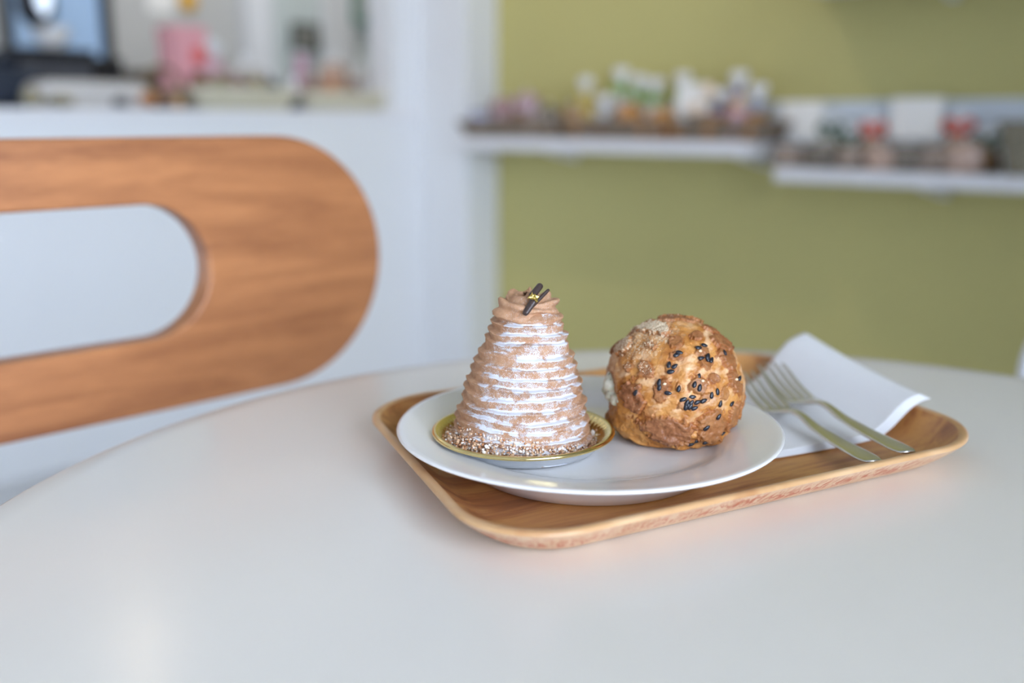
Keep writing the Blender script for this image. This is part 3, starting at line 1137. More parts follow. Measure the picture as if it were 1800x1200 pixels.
sesame = plain('black_sesame', srgb(30, 31, 38), 0.33, var=0.3, scale=400)
SV = []
ns_, ms_ = 10, 7
for i in range(ms_ + 1):
    a = -PI / 2 + PI * i / ms_
    for j in range(ns_):
        b = 2 * PI * j / ns_
        w = 1 - 0.25 * math.sin(a)
        SV.append((0.00088 * math.cos(a) * math.cos(b) * w, 0.00052 * math.cos(a) * math.sin(b) * w, 0.00150 * math.sin(a)))
seed0 = mk('sesame_seed', SV, grid_faces(ms_ + 1, ns_), sesame, puff)
SEEDS = [(800, 315, 100), (842, 297, 110), (660, 352, 100), (640, 366, 70), (583, 435, 20), (626, 447, 60), (597, 487, 80), (823, 386, 95), (866, 378, 35), (895, 402, 40), (990, 350, 10), (808, 520, 10),
         (768, 582, 30), (806, 605, 20), (510, 565, 15), (512, 602, 0), (655, 612, 10), (345, 640, 40), (577, 645, 90), (945, 635, 5), (895, 660, 10), (840, 702, 60), (795, 714, 75), (690, 695, 60), (716, 716, 20),
         (748, 718, 30), (708, 746, 10), (772, 756, 80), (740, 745, 50), (966, 725, 5), (1055, 725, 50), (1097, 535, 60), (943, 814, 30), (850, 890, 40), (970, 948, 60), (737, 1018, 80), (783, 1006, 70), (832, 990, 75),
         (760, 676, 90), (868, 392, 20), (725, 735, 0)]
sd = np.array([puff_dir(x, y) for x, y, a in SEEDS])
sr = puff_eval(sd)[0]
sp_ = settle(sd * sr[:, None])
for i, (x, y, a) in enumerate(SEEDS):
    o = seed0 if i == 0 else seed0.copy()
    if i:
        COL.objects.link(o)
        o.parent = puff
    nrm = Vector(sd[i])
    upv = Vector((0, 0, 1)) - nrm * nrm.z
    upv.normalize()
    rgt = upv.cross(nrm)
    ar = math.radians(a + random.uniform(-12, 12))
    long_ = upv * math.cos(ar) + rgt * math.sin(ar)
    wide = nrm.cross(long_)
    Mx = Matrix((wide, nrm, long_)).transposed().to_4x4()
    Mx.translation = Vector(sp_[i]) + nrm * 0.00038
    o.matrix_basis = Mx @ Matrix.Scale(random.uniform(1.28, 1.5), 4)
bits = plain('almond_bit', srgb(236, 206, 168), 0.5, var=0.05, scale=300)
for (x, y) in ((552, 578), (826, 556), (812, 338), (1075, 545)):
    d = puff_dir(x, y)
    q = settle((d * puff_eval(d[None])[0][0])[None])[0]
    mk('almond_bit', ico_v * np.array([0.0012, 0.0007, 0.0009]) + q + d * 0.0004, [tuple(f) for f in ico_f.tolist()], bits, puff)

custard = NT('vanilla_cream')
cn = custard.noise(custard.coord(), 420, 2)
custard.base(custard.ramp(cn, [(0.28, srgb(96, 96, 80)), (0.36, srgb(206, 206, 184)), (0.8, srgb(222, 220, 202))]))
custard.set(Roughness=0.35, Subsurface_Weight=0.15, Subsurface_Scale=0.003)
CVs = []
for (x, y, s) in ((118, 520, .0034), (112, 570, .0042), (108, 620, .0046), (128, 670, .0042), (160, 705, .0036), (195, 716, .0028), (122, 590, .0048)):
    d = puff_dir(x, y)
    V, F = ellipsoid(s, s, s * 0.95, 20, 12, d * (PR - 0.0022))
    V = V + 0.0006 * np.stack([vnoise(V * 420, 90 + k) for k in range(3)], -1)
    CVs.append((V, F))
V, F = join(CVs)
o = mk('cream_filling', V, F, custard.m, puff)
rm = o.modifiers.new('remesh', 'REMESH')
rm.mode = 'VOXEL'
rm.voxel_size = 0.0005
rm.use_smooth_shade = True
tag(o, 'pale vanilla cream squeezing out of the side')

# ------------------------------------------------------------------ paper napkin
nap_m = plain('paper_napkin', srgb(236, 236, 236), 0.85, var=0.012, scale=60)


def uv_local(p):
    q = np.array(p[:2]) - T_C
    return np.array([q @ TU, q @ TV])


Tc = un(1422, 588, 0.037)
Rc = un(1636, 700, 0.0245)
Tl, Rl = uv_local(Tc), uv_local(Rc)
Fl = uv_local(un(1353, 807, TRAY_FLOOR + 0.002))
Bl = uv_local(un(1340, 662, 0.010))
print('napkin', Tl, Rl, Fl, Bl)
napkin = thing('paper_napkin', 'folded white paper napkin lying over the right side of the tray', 'napkin', tray.location, YAW + T_ROT)
U0 = 0.030
nu, nv = 60, 44
for layer in range(3):
    V = []
    for j in range(nv):
        b = j / (nv - 1)
        for i in range(nu):
            a = i / (nu - 1)
            sh = 0.0018 * layer
            # corners in tray space: front-left, front-right (Rl), back-right (Tl), back-left
            fl_ = np.array([U0, Fl[1] + 0.002])
            bl_ = np.array([U0, Tl[1] - 0.024])
            p = (1 - a) * ((1 - b) * fl_ + b * bl_) + a * ((1 - b) * Rl + b * Tl)
            # front edge stays straight on the floor before climbing the wall
            bend = math.sin(PI * a) * (1 - b) * -0.004
            u = p[0] - sh * a
            v = p[1] + bend + sh * (1 - b)
            z = tray_height(u, v) + 0.0012 + 0.0009 * layer
            # soften the crease at the foot of the wall
            z2 = np.mean([tray_height(u + du, v) for du in (-0.012, -0.006, 0, 0.006, 0.012)]) + 0.0014 + 0.0009 * layer
            z = max(z, z2)
            ze = 0.0245 + (0.037 - 0.0245) * b ** 1.6
            k_ = float(smooth(0.60, 1.0, np.array(a)))
            z = z * (1 - k_) + (ze + 0.0009 * layer) * k_
            V.append((u, v, z))
    o = mk('paper_layer', V, grid_faces(nv, nu, False), nap_m, napkin)
    o.modifiers.new('solid', 'SOLIDIFY').thickness = 0.0003

# ------------------------------------------------------------------ forks
steel = NT('steel')
steel.base(srgb(222, 221, 214))
steel.set(Metallic=1.0, Roughness=0.16)
sn = steel.noise(steel.coord('Object', (1, 40, 1)), 60, 2)
steel.b.inputs['Roughness'].default_value = 0.24


def strip(pts, widths, thick, n=12):
    """rounded flat bar along pts lying in the local x-z plane (x forward, y across)"""
    pts = np.asarray(pts, float)
    T = np.gradient(pts, axis=0)
    T /= np.linalg.norm(T, axis=1)[:, None]
    V = []
    for i in range(len(pts)):
        side_ = np.array([0, 1.0, 0])
        up = np.cross(T[i], side_)
        for j in range(n):
            b = 2 * PI * j / n
            cx, sy = math.cos(b), math.sin(b)
            ex = math.copysign(abs(cx) ** 0.6, cx)
            ey = math.copysign(abs(sy) ** 0.8, sy)
            V.append(pts[i] + side_ * widths[i] / 2 * ex + up * thick[i] / 2 * ey)
    F = [tuple(f) for f in grid_faces(len(pts), n).tolist()]
    F.append(tuple(range(n))[::-1])
    F.append(tuple(range((len(pts) - 1) * n, len(pts) * n)))
    return np.array(V), F


def fork_path(x, L):
    """height of the fork; x from handle end to tips, the tines leaning up on the napkin"""
    s = x / L
    return np.interp(s, [0, 0.25, 0.42, 0.52, 0.58, 0.65, 0.72, 0.84, 1.0], [0.0165, 0.0150, 0.0155, 0.0182, 0.0176, 0.0132, 0.0120, 0.0160, 0.0265])


def smooth_path(xs, L):
    return np.array([np.mean([fork_path(np.clip(x + d, 0, L), L) for d in np.linspace(-0.008, 0.008, 9)]) for x in xs])


FL = 0.192
fork = thing('dessert_fork', 'steel fork lying nearer the plate', 'fork', (0, 0, 0), 0, 'two steel forks on the napkin')
xs = np.linspace(0, 0.136, 60)
wd = np.interp(xs / FL, [0, 0.02, 0.06, 0.3, 0.50, 0.58, 0.63, 0.67, 0.71], [0.009, 0.0135, 0.0145, 0.0108, 0.0062, 0.0060, 0.0105, 0.0200, 0.0235])
tk = np.interp(xs / FL, [0, 0.1, 0.5, 0.62, 0.75], [0.0016, 0.0021, 0.0030, 0.0032, 0.0017])
V, F = strip(np.c_[xs, np.zeros_like(xs), smooth_path(xs, FL)], wd, tk, 16)
mk('handle', V, F, steel.m, fork)
for k in range(4):
    yy = (-1.5 + k) * 0.0062
    xs = np.linspace(0.130, FL - (0.002 if k in (0, 3) else 0), 26)
    w = np.interp(xs, [0.130, 0.138, 0.176, FL], [0.0046, 0.0041, 0.0032, 0.0016])
    P = np.c_[xs, np.full_like(xs, yy), smooth_path(xs, FL)]
    V, F = strip(P, w, np.full_like(xs, 0.0017), 10)
    mk('tine', V, F, steel.m, fork)


def place_fork(o, hx, hy, tx, ty):
    a = un(hx, hy, 0.0165)
    b = un(tx, ty, 0.0265)
    d = (b - a)[:2]
    w_ = W((a[0], a[1], 0))
    o.location = (w_.x, w_.y, TABLE_Z)
    o.rotation_euler = (0, 0, YAW + math.atan2(d[1], d[0]))
    L = float(np.linalg.norm(d))
    print('fork len', L)
    o.scale = (L / FL, 1, 1)


fork2 = copy_tree(fork)
tag(fork2, 'steel fork lying farther from the plate', 'fork')
place_fork(fork, 1537, 811, 1314, 652)
place_fork(fork2, 1596, 801, 1352, 642)
fork2.location.z += 0.0022           # its head rests on the first fork

# ------------------------------------------------------------------ wall shelves
def shelf(x0, x1, z0, z1, label, brackets, y0=2.171):
    t = thing('wall_shelf', label, 'shelf', ((x0 + x1) / 2, ROOM_Y1, z1))
    hx_ = (x1 - x0) / 2
    boxo('board', (-hx_, hx_, y0 - ROOM_Y1, -0.0005, z0 - z1, 0), M['shelf'], t, 0.003)
    for bx in brackets:
        b = bx - (x0 + x1) / 2
        V = [(b - 0.012, -0.0005, z0 - z1), (b + 0.012, -0.0005, z0 - z1), (b + 0.012, -0.0005, z0 - z1 - 0.035), (b - 0.012, -0.0005, z0 - z1 - 0.035),
             (b - 0.012, -0.13, z0 - z1), (b + 0.012, -0.13, z0 - z1), (b + 0.012, -0.13, z0 - z1 - 0.008), (b - 0.012, -0.13, z0 - z1 - 0.008)]
        F = [(0, 1, 2, 3), (4, 7, 6, 5), (0, 4, 5, 1), (3, 2, 6, 7), (0, 3, 7, 4), (1, 5, 6, 2)]
        mk('bracket', V, F, M['white_metal'], t, smoothed=False)
    return t


bxl = [hity(985, 290, 2.30)[0], hity(1322, 292, 2.30)[0]]
shelf(-2.4375, -1.345, 0.831, 0.867, 'white wall shelf beside the pillar holding wicker baskets of sweets', bxl)
shelf(-1.277, 0.6, 0.776, 0.808, 'lower white wall shelf at the right with price cards', [hity(1632, 350, 2.28)[0], 0.0])
shelf(-1.277, 0.6, 1.218, 1.25, 'upper white wall shelf above the price cards', [hity(1655, 0, 2.30)[0], 0.0], 2.15)
# pale upstand board behind the goods of the right shelf
o = boxo('back_board', (-1.41, 0.6, ROOM_Y1 - 0.014, ROOM_Y1 - 0.0005, 0.8085, 0.967), plain('board_pale', srgb(216, 224, 231), 0.5, var=0.01), None, 0.003)
tag(o, 'pale board standing against the green wall behind the price cards', 'board')

# ------------------------------------------------------------------ wicker baskets
def wicker(name, c0, c1, sx=60.0, sz=120.0):
    t = NT(name)
    v = t.coord('Object', (sx, sx, sz))
    ck = t.n('ShaderNodeTexChecker')
    ck.inputs['Scale'].default_value = 1.0
    t.l(v, ck.inputs[0])
    nz = t.noise(t.coord(), 40, 2)
    t.base(t.mix(t.math('ADD', t.math('MULTIPLY', ck.outputs['Fac'], 0.5), t.math('MULTIPLY', nz, 0.5)), c0, c1))
    t.set(Roughness=0.7)
    return t.m


M['wicker_dark'] = wicker('wicker_dark', srgb(96, 84, 72), srgb(146, 128, 108))
M['wicker_grey'] = wicker('wicker_grey', srgb(104, 98, 82), srgb(152, 144, 122))
M['wicker_cream'] = wicker('wicker_cream', srgb(180, 174, 146), srgb(208, 202, 178))
M['wicker_brown'] = wicker('wicker_brown', srgb(96, 78, 56), srgb(142, 118, 88))


def basket(label, loc, w, d, h, mat, rz=0, group='wicker baskets', handle=False, liner=None):
    t = thing('wicker_basket', label, 'basket', loc, rz, group)
    wall = 0.006
    rows = max(4, int(h / 0.011))

    def ring(k, ins, z):
        s = 0.86 + 0.14 * k
        return np.c_[rrect(w / 2 * s - ins, d / 2 * s - ins, min(w, d) * 0.16, 0, 8, 8), np.full(64 - 0 if False else len(rrect(w / 2 * s - ins, d / 2 * s - ins, min(w, d) * 0.16, 0, 8, 8)), z)]
    R = [ring(0, w * 0.3, 0.0005), ring(0, 0, 0.0005)]
    for k in range(rows * 2 + 1):
        a = k / (rows * 2)
        R.append(ring(a, -0.0025 if k % 2 else 0.001, h * a + 0.001))
    R += [ring(1, wall, h), ring(0.1, wall, 0.006), ring(0, w * 0.3, 0.006)]
    n_ = len(R[0])
    V = np.concatenate(R)
    F = [tuple(f) for f in grid_faces(len(R), n_).tolist()]
    F.append(tuple(range(n_))[::-1])
    F.append(tuple(range((len(R) - 1) * n_, len(R) * n_)))
    mk('woven_wall', V, F, mat, t)
    A = rrect(w / 2, d / 2, min(w, d) * 0.16, 0, 8, 8)
    P = np.c_[A, np.full(len(A), h)]
    V, F = tube(np.r_[P, P[:1]], 0.006, 8, 1.0, False)
    mk('braided_rim', V, F, mat, t)
    if handle:
        P = [(0, d / 2 * math.cos(a), h + handle * math.sin(a)) for a in np.linspace(0, PI, 20)]
        V, F = tube(P, 0.007, 8)
        mk('handle', V, F, mat, t)
    if liner:
        R = []
        for k, (ins, z) in enumerate([(0.004, h * 0.6), (0.002, h + 0.006), (-0.004, h + 0.011), (-0.009, h + 0.004), (-0.010, h * 0.72)]):
            A = rrect(w / 2 - ins, d / 2 - ins, min(w, d) * 0.18, 0, 8, 8)
            zz = np.full(len(A), z) + (0.006 * np.sin(np.arange(len(A)) * 0.9) if k == 4 else 0.0)
            R.append(np.c_[A, zz])
        mk('cloth_liner', np.concatenate(R), grid_faces(len(R), len(R[0])), liner, t)
    return t


SY = 2.272
zL = 0.8673
for (xa, xb, lb) in ((803, 985, 'dark wicker basket tray on the shelf end against the white pillar'), (990, 1166, 'middle dark wicker basket tray below the green ribbons'),
                     (1172, 1352, 'dark wicker basket tray at the shelf end near the price cards')):
    x0 = hity(xa, 235, 2.2)[0]
    x1 = hity(xb, 235, 2.2)[0]
    basket(lb, ((x0 + x1) / 2, SY, zL), x1 - x0, 0.165, 0.045, M['wicker_dark'], 0, 'wicker baskets on the left wall shelf')
zR = 0.8083
xr0 = hity(1752, 250, 2.2)[0]
basket('tall grey wicker basket on the lower shelf at the right picture edge', (xr0 + 0.13, SY, zR), 0.26, 0.165, 0.105, M['wicker_grey'], 0, 'wicker baskets on the lower wall shelf')


# ------------------------------------------------------------------ wrapped sweets
def filled(name, a, b, scale=60):
    t = NT(name)
    nz = t.noise(t.coord(), scale, 2)
    t.base(t.ramp(nz, [(0.38, a), (0.62, b)]))
    t.set(Roughness=0.3, Coat_Weight=0.6, Coat_Roughness=0.12)
    return t.m


BAGM = {
    'mauve': filled('wrap_mauve', srgb(186, 150, 164), srgb(150, 118, 104)), 'lilac': filled('wrap_lilac', srgb(196, 178, 198), srgb(170, 130, 128)),
    'tan': filled('wrap_tan', srgb(172, 140, 98), srgb(120, 92, 62)), 'cookie': filled('wrap_cookie', srgb(206, 148, 74), srgb(150, 98, 52)),
    'clear': filled('wrap_clear', srgb(206, 208, 210), srgb(160, 150, 136)), 'brown': filled('wrap_brown', srgb(140, 104, 80), srgb(92, 72, 58)),
    'blue': filled('wrap_blue', srgb(170, 180, 208), srgb(140, 132, 140)), 'greybrown': filled('wrap_greybrown', srgb(128, 118, 104), srgb(92, 82, 70)),
    'yellow': filled('wrap_yellow', srgb(212, 190, 96), srgb(176, 150, 90)), 'pinkish': filled('wrap_pink', srgb(214, 176, 186), srgb(190, 150, 160)),
    'taupe': filled('wrap_taupe', srgb(168, 148, 132), srgb(118, 104, 92)), 'amber': filled('wrap_amber', srgb(196, 138, 62), srgb(128, 88, 54)),
    'peach': filled('wrap_peach', srgb(198, 168, 150), srgb(166, 140, 122)), 'darkgrey': filled('wrap_dark', srgb(70, 72, 76), srgb(50, 50, 54)),
}
RIB = {k: plain('ribbon_' + k, c, 0.3, var=0.05, scale=60) for k, c in
       {'green': srgb(130, 186, 104), 'yellow': srgb(214, 194, 92), 'purple': srgb(136, 134, 186), 'mint': srgb(150, 196, 170), 'white': srgb(226, 228, 232),
        'red': srgb(222, 92, 66), 'pink': srgb(214, 150, 176), 'sage': srgb(86, 110, 88), 'blue': srgb(150, 168, 206), 'gold': srgb(190, 150, 80)}.items()}
M['tuft'] = plain('cellophane_tuft_glint', srgb(244, 246, 248), 0.2, var=0.02, scale=60, Coat_Weight=0.6)  # gathered cellophane, coloured extra white to stand in for its glints


def bow(parent, zc, s, mat, yoff=0.0):
    """a knot carrying two loops and two tails"""
    V, F = ellipsoid(s * 0.26, s * 0.2, s * 0.24, 10, 6, (0, yoff - 0.005, zc))
    knot = mk('bow_knot', V, F, mat, parent)
    for sg_ in (-1, 1):
        P = []
        for k in range(19):
            a = 2 * PI * k / 18
            P.append((sg_ * s * (0.55 - 0.55 * math.cos(a)), yoff - 0.004, zc + s * 0.42 * math.sin(a) + s * 0.35 * (0.5 - 0.5 * math.cos(a))))
        V, F = tube(P, s * 0.17, 6, 1.0, False)
        mk('ribbon_loop', V, F, mat, knot)
        V, F = tube([(0, yoff - 0.006, zc), (sg_ * s * 0.35, yoff - 0.009, zc - s * 0.5), (sg_ * s * 0.5, yoff - 0.010, zc - s * 1.0)], s * 0.13, 6)
        mk('ribbon_tail', V, F, mat, knot)


def gift_bag(label, loc, w, h, d, body, rib=None, tuft=0.035, rz=0.0, group='wrapped sweets on the wall shelves', s=0.022):
    t = thing('sweet_bag', label, 'wrapped sweets', loc, rz, group)
    n_ = 28
    th_ = np.linspace(0, 2 * PI, n_, endpoint=False)
    c, s_ = np.cos(th_), np.sin(th_)
    ex = np.sign(c) * np.abs(c) ** 0.7
    ey = np.sign(s_) * np.abs(s_) ** 0.8
    R = []
    ph_ = random.uniform(0, 6)
    shape = ((0, 0.05), (0.0, 0.80), (0.06, 0.95), (0.2, 1.0), (0.45, 0.98), (0.68, 0.80), (0.82, 0.45), (0.9, 0.20), (0.93, 0.13))
    if not rib:                      # flat sealed packet, full to the top
        shape = ((0, 0.05), (0.0, 0.86), (0.06, 0.97), (0.3, 1.0), (0.6, 1.0), (0.8, 0.94), (0.90, 0.74), (0.95, 0.4), (0.96, 0.13))
    for a, k in shape:
        wob = 1 + 0.05 * np.sin(5 * th_ + ph_ + a * 5) * min(1, a * 4) + 0.12 * np.sin(9 * th_ + ph_) * max(0, a - 0.5)
        R.append(np.c_[ex * w / 2 * k * wob, ey * d / 2 * k * wob, np.full(n_, a * h)])
    mk('pouch', np.concatenate(R), grid_faces(len(R), n_), BAGM[body], t)
    R = []
    for a, k in ((0.0, 0.13), (0.45, 0.14), (0.65, 0.30), (0.85, 0.36), (1.0, 0.26), (0.96, 0.16), (0.5, 0.08)):
        wob = 1 + 0.28 * np.sin(7 * th_ + ph_) * a
        R.append(np.c_[c * tuft * 1.05 * k * wob, s_ * tuft * 0.8 * k * wob, np.full(n_, (0.93 if rib else 0.95) * h + tuft * a) + 0.006 * a * np.sin(5 * th_ + ph_)])
    mk('gathered_top', np.concatenate(R), grid_faces(len(R), n_), M['tuft'], t)
    if rib:
        bow(t, 0.93 * h, s, RIB[rib], -0.004)
    return t


def card(label, px0, px1, py0, py1, y, zb, group='blank price cards on the shelf'):
    a = hity(px0, py0, y)
    b = hity(px1, py1, y)
    t = thing('price_card', label, 'card', ((a[0] + b[0]) / 2, y, zb), 0, group)
    w = (b[0] - a[0]) / 2
    zt = (a[2] + b[2] + (a[2] - b[2])) / 2 - zb
    zb2 = b[2] - zb
    V, F = box(-w, w, -0.0008, 0.0008, zb2, zt)
    V = [(x, yy + (z - zb2) * 0.12, z) for x, yy, z in V]
    mk('card_sheet', V, F, CARD, t, smoothed=False)
    V, F = tube([(0, 0.004, 0.0), (0, 0.004, zb2 + (zt - zb2) * 0.4)], 0.0025, 8)
    mk('stem', V, F, M['white_metal'], t)
    V, F = lathe([(0, 0.0), (0.016, 0.0), (0.016, 0.003), (0, 0.004)], 20)
    mk('stand_foot', V, F, M['white_metal'], t)
    return t


CARD = plain('card_paper', srgb(240, 239, 234), 0.7, var=0.01)
GL = 'wrapped sweets in the left shelf baskets'
for (px, top, w, body, rib, dy, lb) in (
        (842, 188, 0.085, 'blue', None, -0.03, 'small bluish wrapped packet at the basket end by the pillar'),
        (884, 168, 0.10, 'mauve', None, 0.02, 'mauve wrapped bag second from the pillar'),
        (926, 160, 0.11, 'lilac', None, 0.03, 'lilac wrapped bag standing behind the mauve ones'),
        (912, 190, 0.08, 'brown', None, -0.04, 'brown wrapped packet in front of the lilac bag'),
        (965, 182, 0.08, 'greybrown', None, 0.0, 'grey brown wrapped packet at the end of the first basket'),
        (1006, 180, 0.08, 'tan', None, -0.01, 'tan cookie bag at the start of the middle basket'),
        (1030, 138, 0.085, 'yellow', 'yellow', 0.03, 'cookie bag with yellow bow and pale top'),
        (1062, 168, 0.085, 'clear', 'white', 0.01, 'clear bag with white bow in the middle basket'),
        (1093, 122, 0.085, 'clear', 'green', 0.045, 'tallest clear bag with green bow and white top'),
        (1108, 176, 0.075, 'cookie', None, -0.04, 'bag of orange brown cookies in front of the green bows'),
        (1124, 134, 0.08, 'clear', 'green', 0.045, 'clear bag with green bow between two others'),
        (1153, 140, 0.08, 'clear', 'green', 0.04, 'clear bag with green bow nearest the white card'),
        (1166, 186, 0.07, 'cookie', None, -0.04, 'bag of amber cookies below the mint bow'),
        (1201, 130, 0.08, 'clear', 'mint', 0.045, 'clear bag with mint bow behind the white card'),
        (1240, 175, 0.075, 'tan', None, 0.03, 'tan packet beside the white card in the third basket'),
        (1268, 158, 0.075, 'brown', 'purple', 0.01, 'brown bag with purple bow in the third basket'),
        (1300, 128, 0.085, 'cookie', 'purple', 0.03, 'tall cookie bag with purple bow in the third basket'),
        (1302, 186, 0.06, 'pinkish', None, -0.045, 'small pinkish packet at the front of the third basket'),
        (1334, 150, 0.075, 'brown', 'blue', 0.01, 'brown bag with blue bow at the end of the third basket'),
        (872, 204, 0.06, 'greybrown', None, -0.05, 'low grey packet at the front of the first basket'),
        (942, 200, 0.07, 'taupe', None, -0.05, 'low taupe packet at the front of the first basket'),
        (1022, 200, 0.06, 'amber', None, -0.05, 'low amber packet at the front left of the middle basket'),
        (1064, 204, 0.06, 'brown', None, -0.05, 'low brown packet at the front of the middle basket'),
        (1140, 200, 0.05, 'amber', None, -0.05, 'low amber packet under the green bows'),
        (1200, 206, 0.07, 'amber', None, -0.05, 'low amber packet below the white card'),
        (1258, 196, 0.06, 'amber', None, -0.05, 'low amber packet under the purple bows'),
        (1330, 192, 0.05, 'amber', None, -0.05, 'low amber packet at the end of the third basket')):
    y = SY + dy
    p = hity(px, top, y)
    zb = zL + 0.0065
    tuft = 0.055 if rib else 0.010
    w *= 0.8
    h = (p[2] - zb - tuft) / 0.93
    if h < 0.05:
        tuft = 0.02
        h = (p[2] - zb - tuft) / 0.93
    gift_bag(lb, (p[0], y, zb), w, h, min(0.07, 0.06 + h * 0.05), body, rib, tuft, random.uniform(-0.2, 0.2), GL, 0.024)
GLINT = plain('painted_glint', srgb(250, 226, 200), 0.3, var=0.02)  # pale discs painted in place of warm glints on the wrappings
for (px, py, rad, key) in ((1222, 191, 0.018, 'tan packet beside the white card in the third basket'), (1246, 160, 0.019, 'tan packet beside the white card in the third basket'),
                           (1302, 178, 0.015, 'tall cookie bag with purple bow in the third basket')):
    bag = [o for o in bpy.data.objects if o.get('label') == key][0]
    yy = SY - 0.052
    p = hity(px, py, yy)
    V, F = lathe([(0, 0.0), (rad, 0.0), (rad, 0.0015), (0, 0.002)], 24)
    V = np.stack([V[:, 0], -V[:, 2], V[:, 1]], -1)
    o = mk('painted_glint', V, F, GLINT, bag)
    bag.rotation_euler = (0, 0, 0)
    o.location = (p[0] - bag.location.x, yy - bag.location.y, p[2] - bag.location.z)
card('white card standing among the sweets of the third basket', 1190, 1244, 147, 200, SY - 0.03, zL + 0.0065, 'white cards on the shelves')

GRR = 'wrapped goods on the lower right shelf'
for (px, top, w, body, rib, dy, lb) in (
        (1388, 250, 0.085, 'taupe', None, -0.03, 'taupe packet below the first price card'), (1446, 248, 0.085, 'greybrown', None, -0.03, 'grey brown packet right of the first price card'),
        (1464, 206, 0.065, 'clear', 'sage', 0.035, 'clear bag with dark green bow beside the first price card'), (1497, 222, 0.06, 'greybrown', 'sage', 0.03, 'grey bag with a drooping green bow'),
        (1500, 250, 0.075, 'taupe', None, -0.035, 'taupe packet in front of the green bows'), (1540, 204, 0.075, 'taupe', 'red', 0.02, 'taupe bag with red bow left of the large price card'),
        (1552, 252, 0.075, 'peach', None, -0.045, 'small peach packet below the left red bow'),
        (1597, 250, 0.085, 'greybrown', None, -0.03, 'grey packet below the large price card'), (1650, 250, 0.085, 'taupe', None, -0.03, 'taupe packet at the right of the large price card'),
        (1690, 198, 0.08, 'taupe', 'red', 0.025, 'taupe bag with red bow right of the large price card'), (1700, 244, 0.075, 'peach', None, -0.045, 'peach packet below the right red bow'),
        (1737, 226, 0.06, 'tan', 'sage', 0.03, 'tan bag with green bow beside the grey basket')):
    y = SY + dy
    p = hity(px, top, y)
    zb = zR
    tuft = 0.035 if rib else 0.008
    h = (p[2] - zb - tuft) / 0.93
    gift_bag(lb, (p[0], y, zb), w, h, 0.06, body, rib, tuft, random.uniform(-0.2, 0.2), GRR, 0.03)
card('smaller white price card at the left end of the lower shelf', 1372, 1440, 178, 246, SY + 0.03, zR, 'white cards on the shelves')
card('larger white price card in the middle of the lower shelf', 1566, 1650, 172, 246, SY + 0.03, zR, 'white cards on the shelves')

# ------------------------------------------------------------------ behind the serving opening: goods on the ledge
LX = -2.80


def ledge(px, X=LX):
    return hitx(px, 190, X)[1]


SZ = SILL + 0.0004
linen = plain('linen', srgb(204, 200, 180), 0.85, var=0.04, scale=30)
y0, y1 = ledge(322), ledge(505)
basket('cream basket with cloth liner in the middle of the counter ledge', (LX, (y0 + y1) / 2, SZ), 0.18, y1 - y0 - 0.02, 0.052, M['wicker_cream'], 0, 'cream baskets on the counter ledge', False, linen)
bm_y, bm_w = (y0 + y1) / 2, y1 - y0
y0, y1 = ledge(514), ledge(668)
basket('cream basket with cloth liner next to the right jamb', (LX, (y0 + y1) / 2, SZ), 0.18, y1 - y0 - 0.02, 0.047, M['wicker_cream'], 0, 'cream baskets on the counter ledge', False, linen)
y0, y1 = ledge(262), ledge(318)
basket('brown wicker basket with arched handle on the counter ledge', (LX - 0.03, (y0 + y1) / 2 + 0.012, SZ), 0.14, (y1 - y0) + 0.02, 0.05, M['wicker_brown'], 0, 'brown baskets on the counter ledge', 0.07)

# long white bread bin
y0, y1 = ledge(62), ledge(254)
t = thing('bread_bin', 'long white rounded bread bin on the counter ledge', 'bread bin', (LX - 0.02, (y0 + y1) / 2, SZ))
L = (y1 - y0) / 2
R = []
for a, k in ((0, .55), (0, .97), (0.004, 1.0), (0.045, 1.0), (0.058, 0.98), (0.068, 0.93), (0.072, 0.8), (0.0725, 0.3)):
    A = rrect(0.085 * k, L * k if k > .9 else L * (k * .5 + .45), 0.04 * k, 0, 10, 10)
    R.append(np.c_[A, np.full(len(A), a)])
nn_ = len(R[0])
F = [tuple(f) for f in grid_faces(len(R), nn_).tolist()] + [tuple(range((len(R) - 1) * nn_, len(R) * nn_))]
mk('bin_body', np.concatenate(R), F, plain('bin_white', srgb(196, 192, 186), 0.5, var=0.03, scale=8), t)
A = rrect(0.0865, L + 0.0015, 0.041, 0, 10, 10)
P = np.c_[A, np.full(len(A), 0.047)]
V, F = tube(np.r_[P, P[:1]], 0.003, 6, 1, False)
mk('lid_seam', V, F, M['wall_white'], t)

bread = [filled('bread_gold', srgb(196, 134, 76), srgb(150, 92, 50), 40), filled('bread_dark', srgb(120, 78, 50), srgb(82, 56, 40), 40), filled('bread_pale', srgb(214, 180, 130), srgb(180, 130, 84), 40), filled('olive_pack', srgb(150, 140, 104), srgb(110, 104, 80), 40),
         filled('dark_pack', srgb(72, 74, 78), srgb(48, 50, 56), 40)]


def bun(label, px, py, X, w, h, mi, group, name='bread_roll', zbase=None):
    p = hitx(px, py, X)
    t = thing(name, label, 'bread', (X, p[1], zbase or p[2]), random.uniform(-0.4, 0.4), group)
    V, F = ellipsoid(0.8, 1, 1, 24, 14)
    V = np.where(V[:, 2:3] < 0, V * np.array([1, 1, 0.45]), V) + np.array([0, 0, 0.45])
    V = V * np.array([w * 0.45, w / 2, h / 1.45])
    V = V + 0.08 * h * np.stack([vnoise(V * 45 + px, 5 + k) for k in range(3)], -1)
    V[:, 2] = np.maximum(V[:, 2], 0)
    mk('crust', V, F, bread[mi], t)
    P = [(x, 0.0, h * (1.0 - (x / (w * 0.45)) ** 2 * 1.1) * 0.985) for x in np.linspace(-w * 0.25, w * 0.25, 9)]
    V, F = tube(P, h * 0.06, 6)
    mk('score_line', V, F, bread[2], t)
    return t


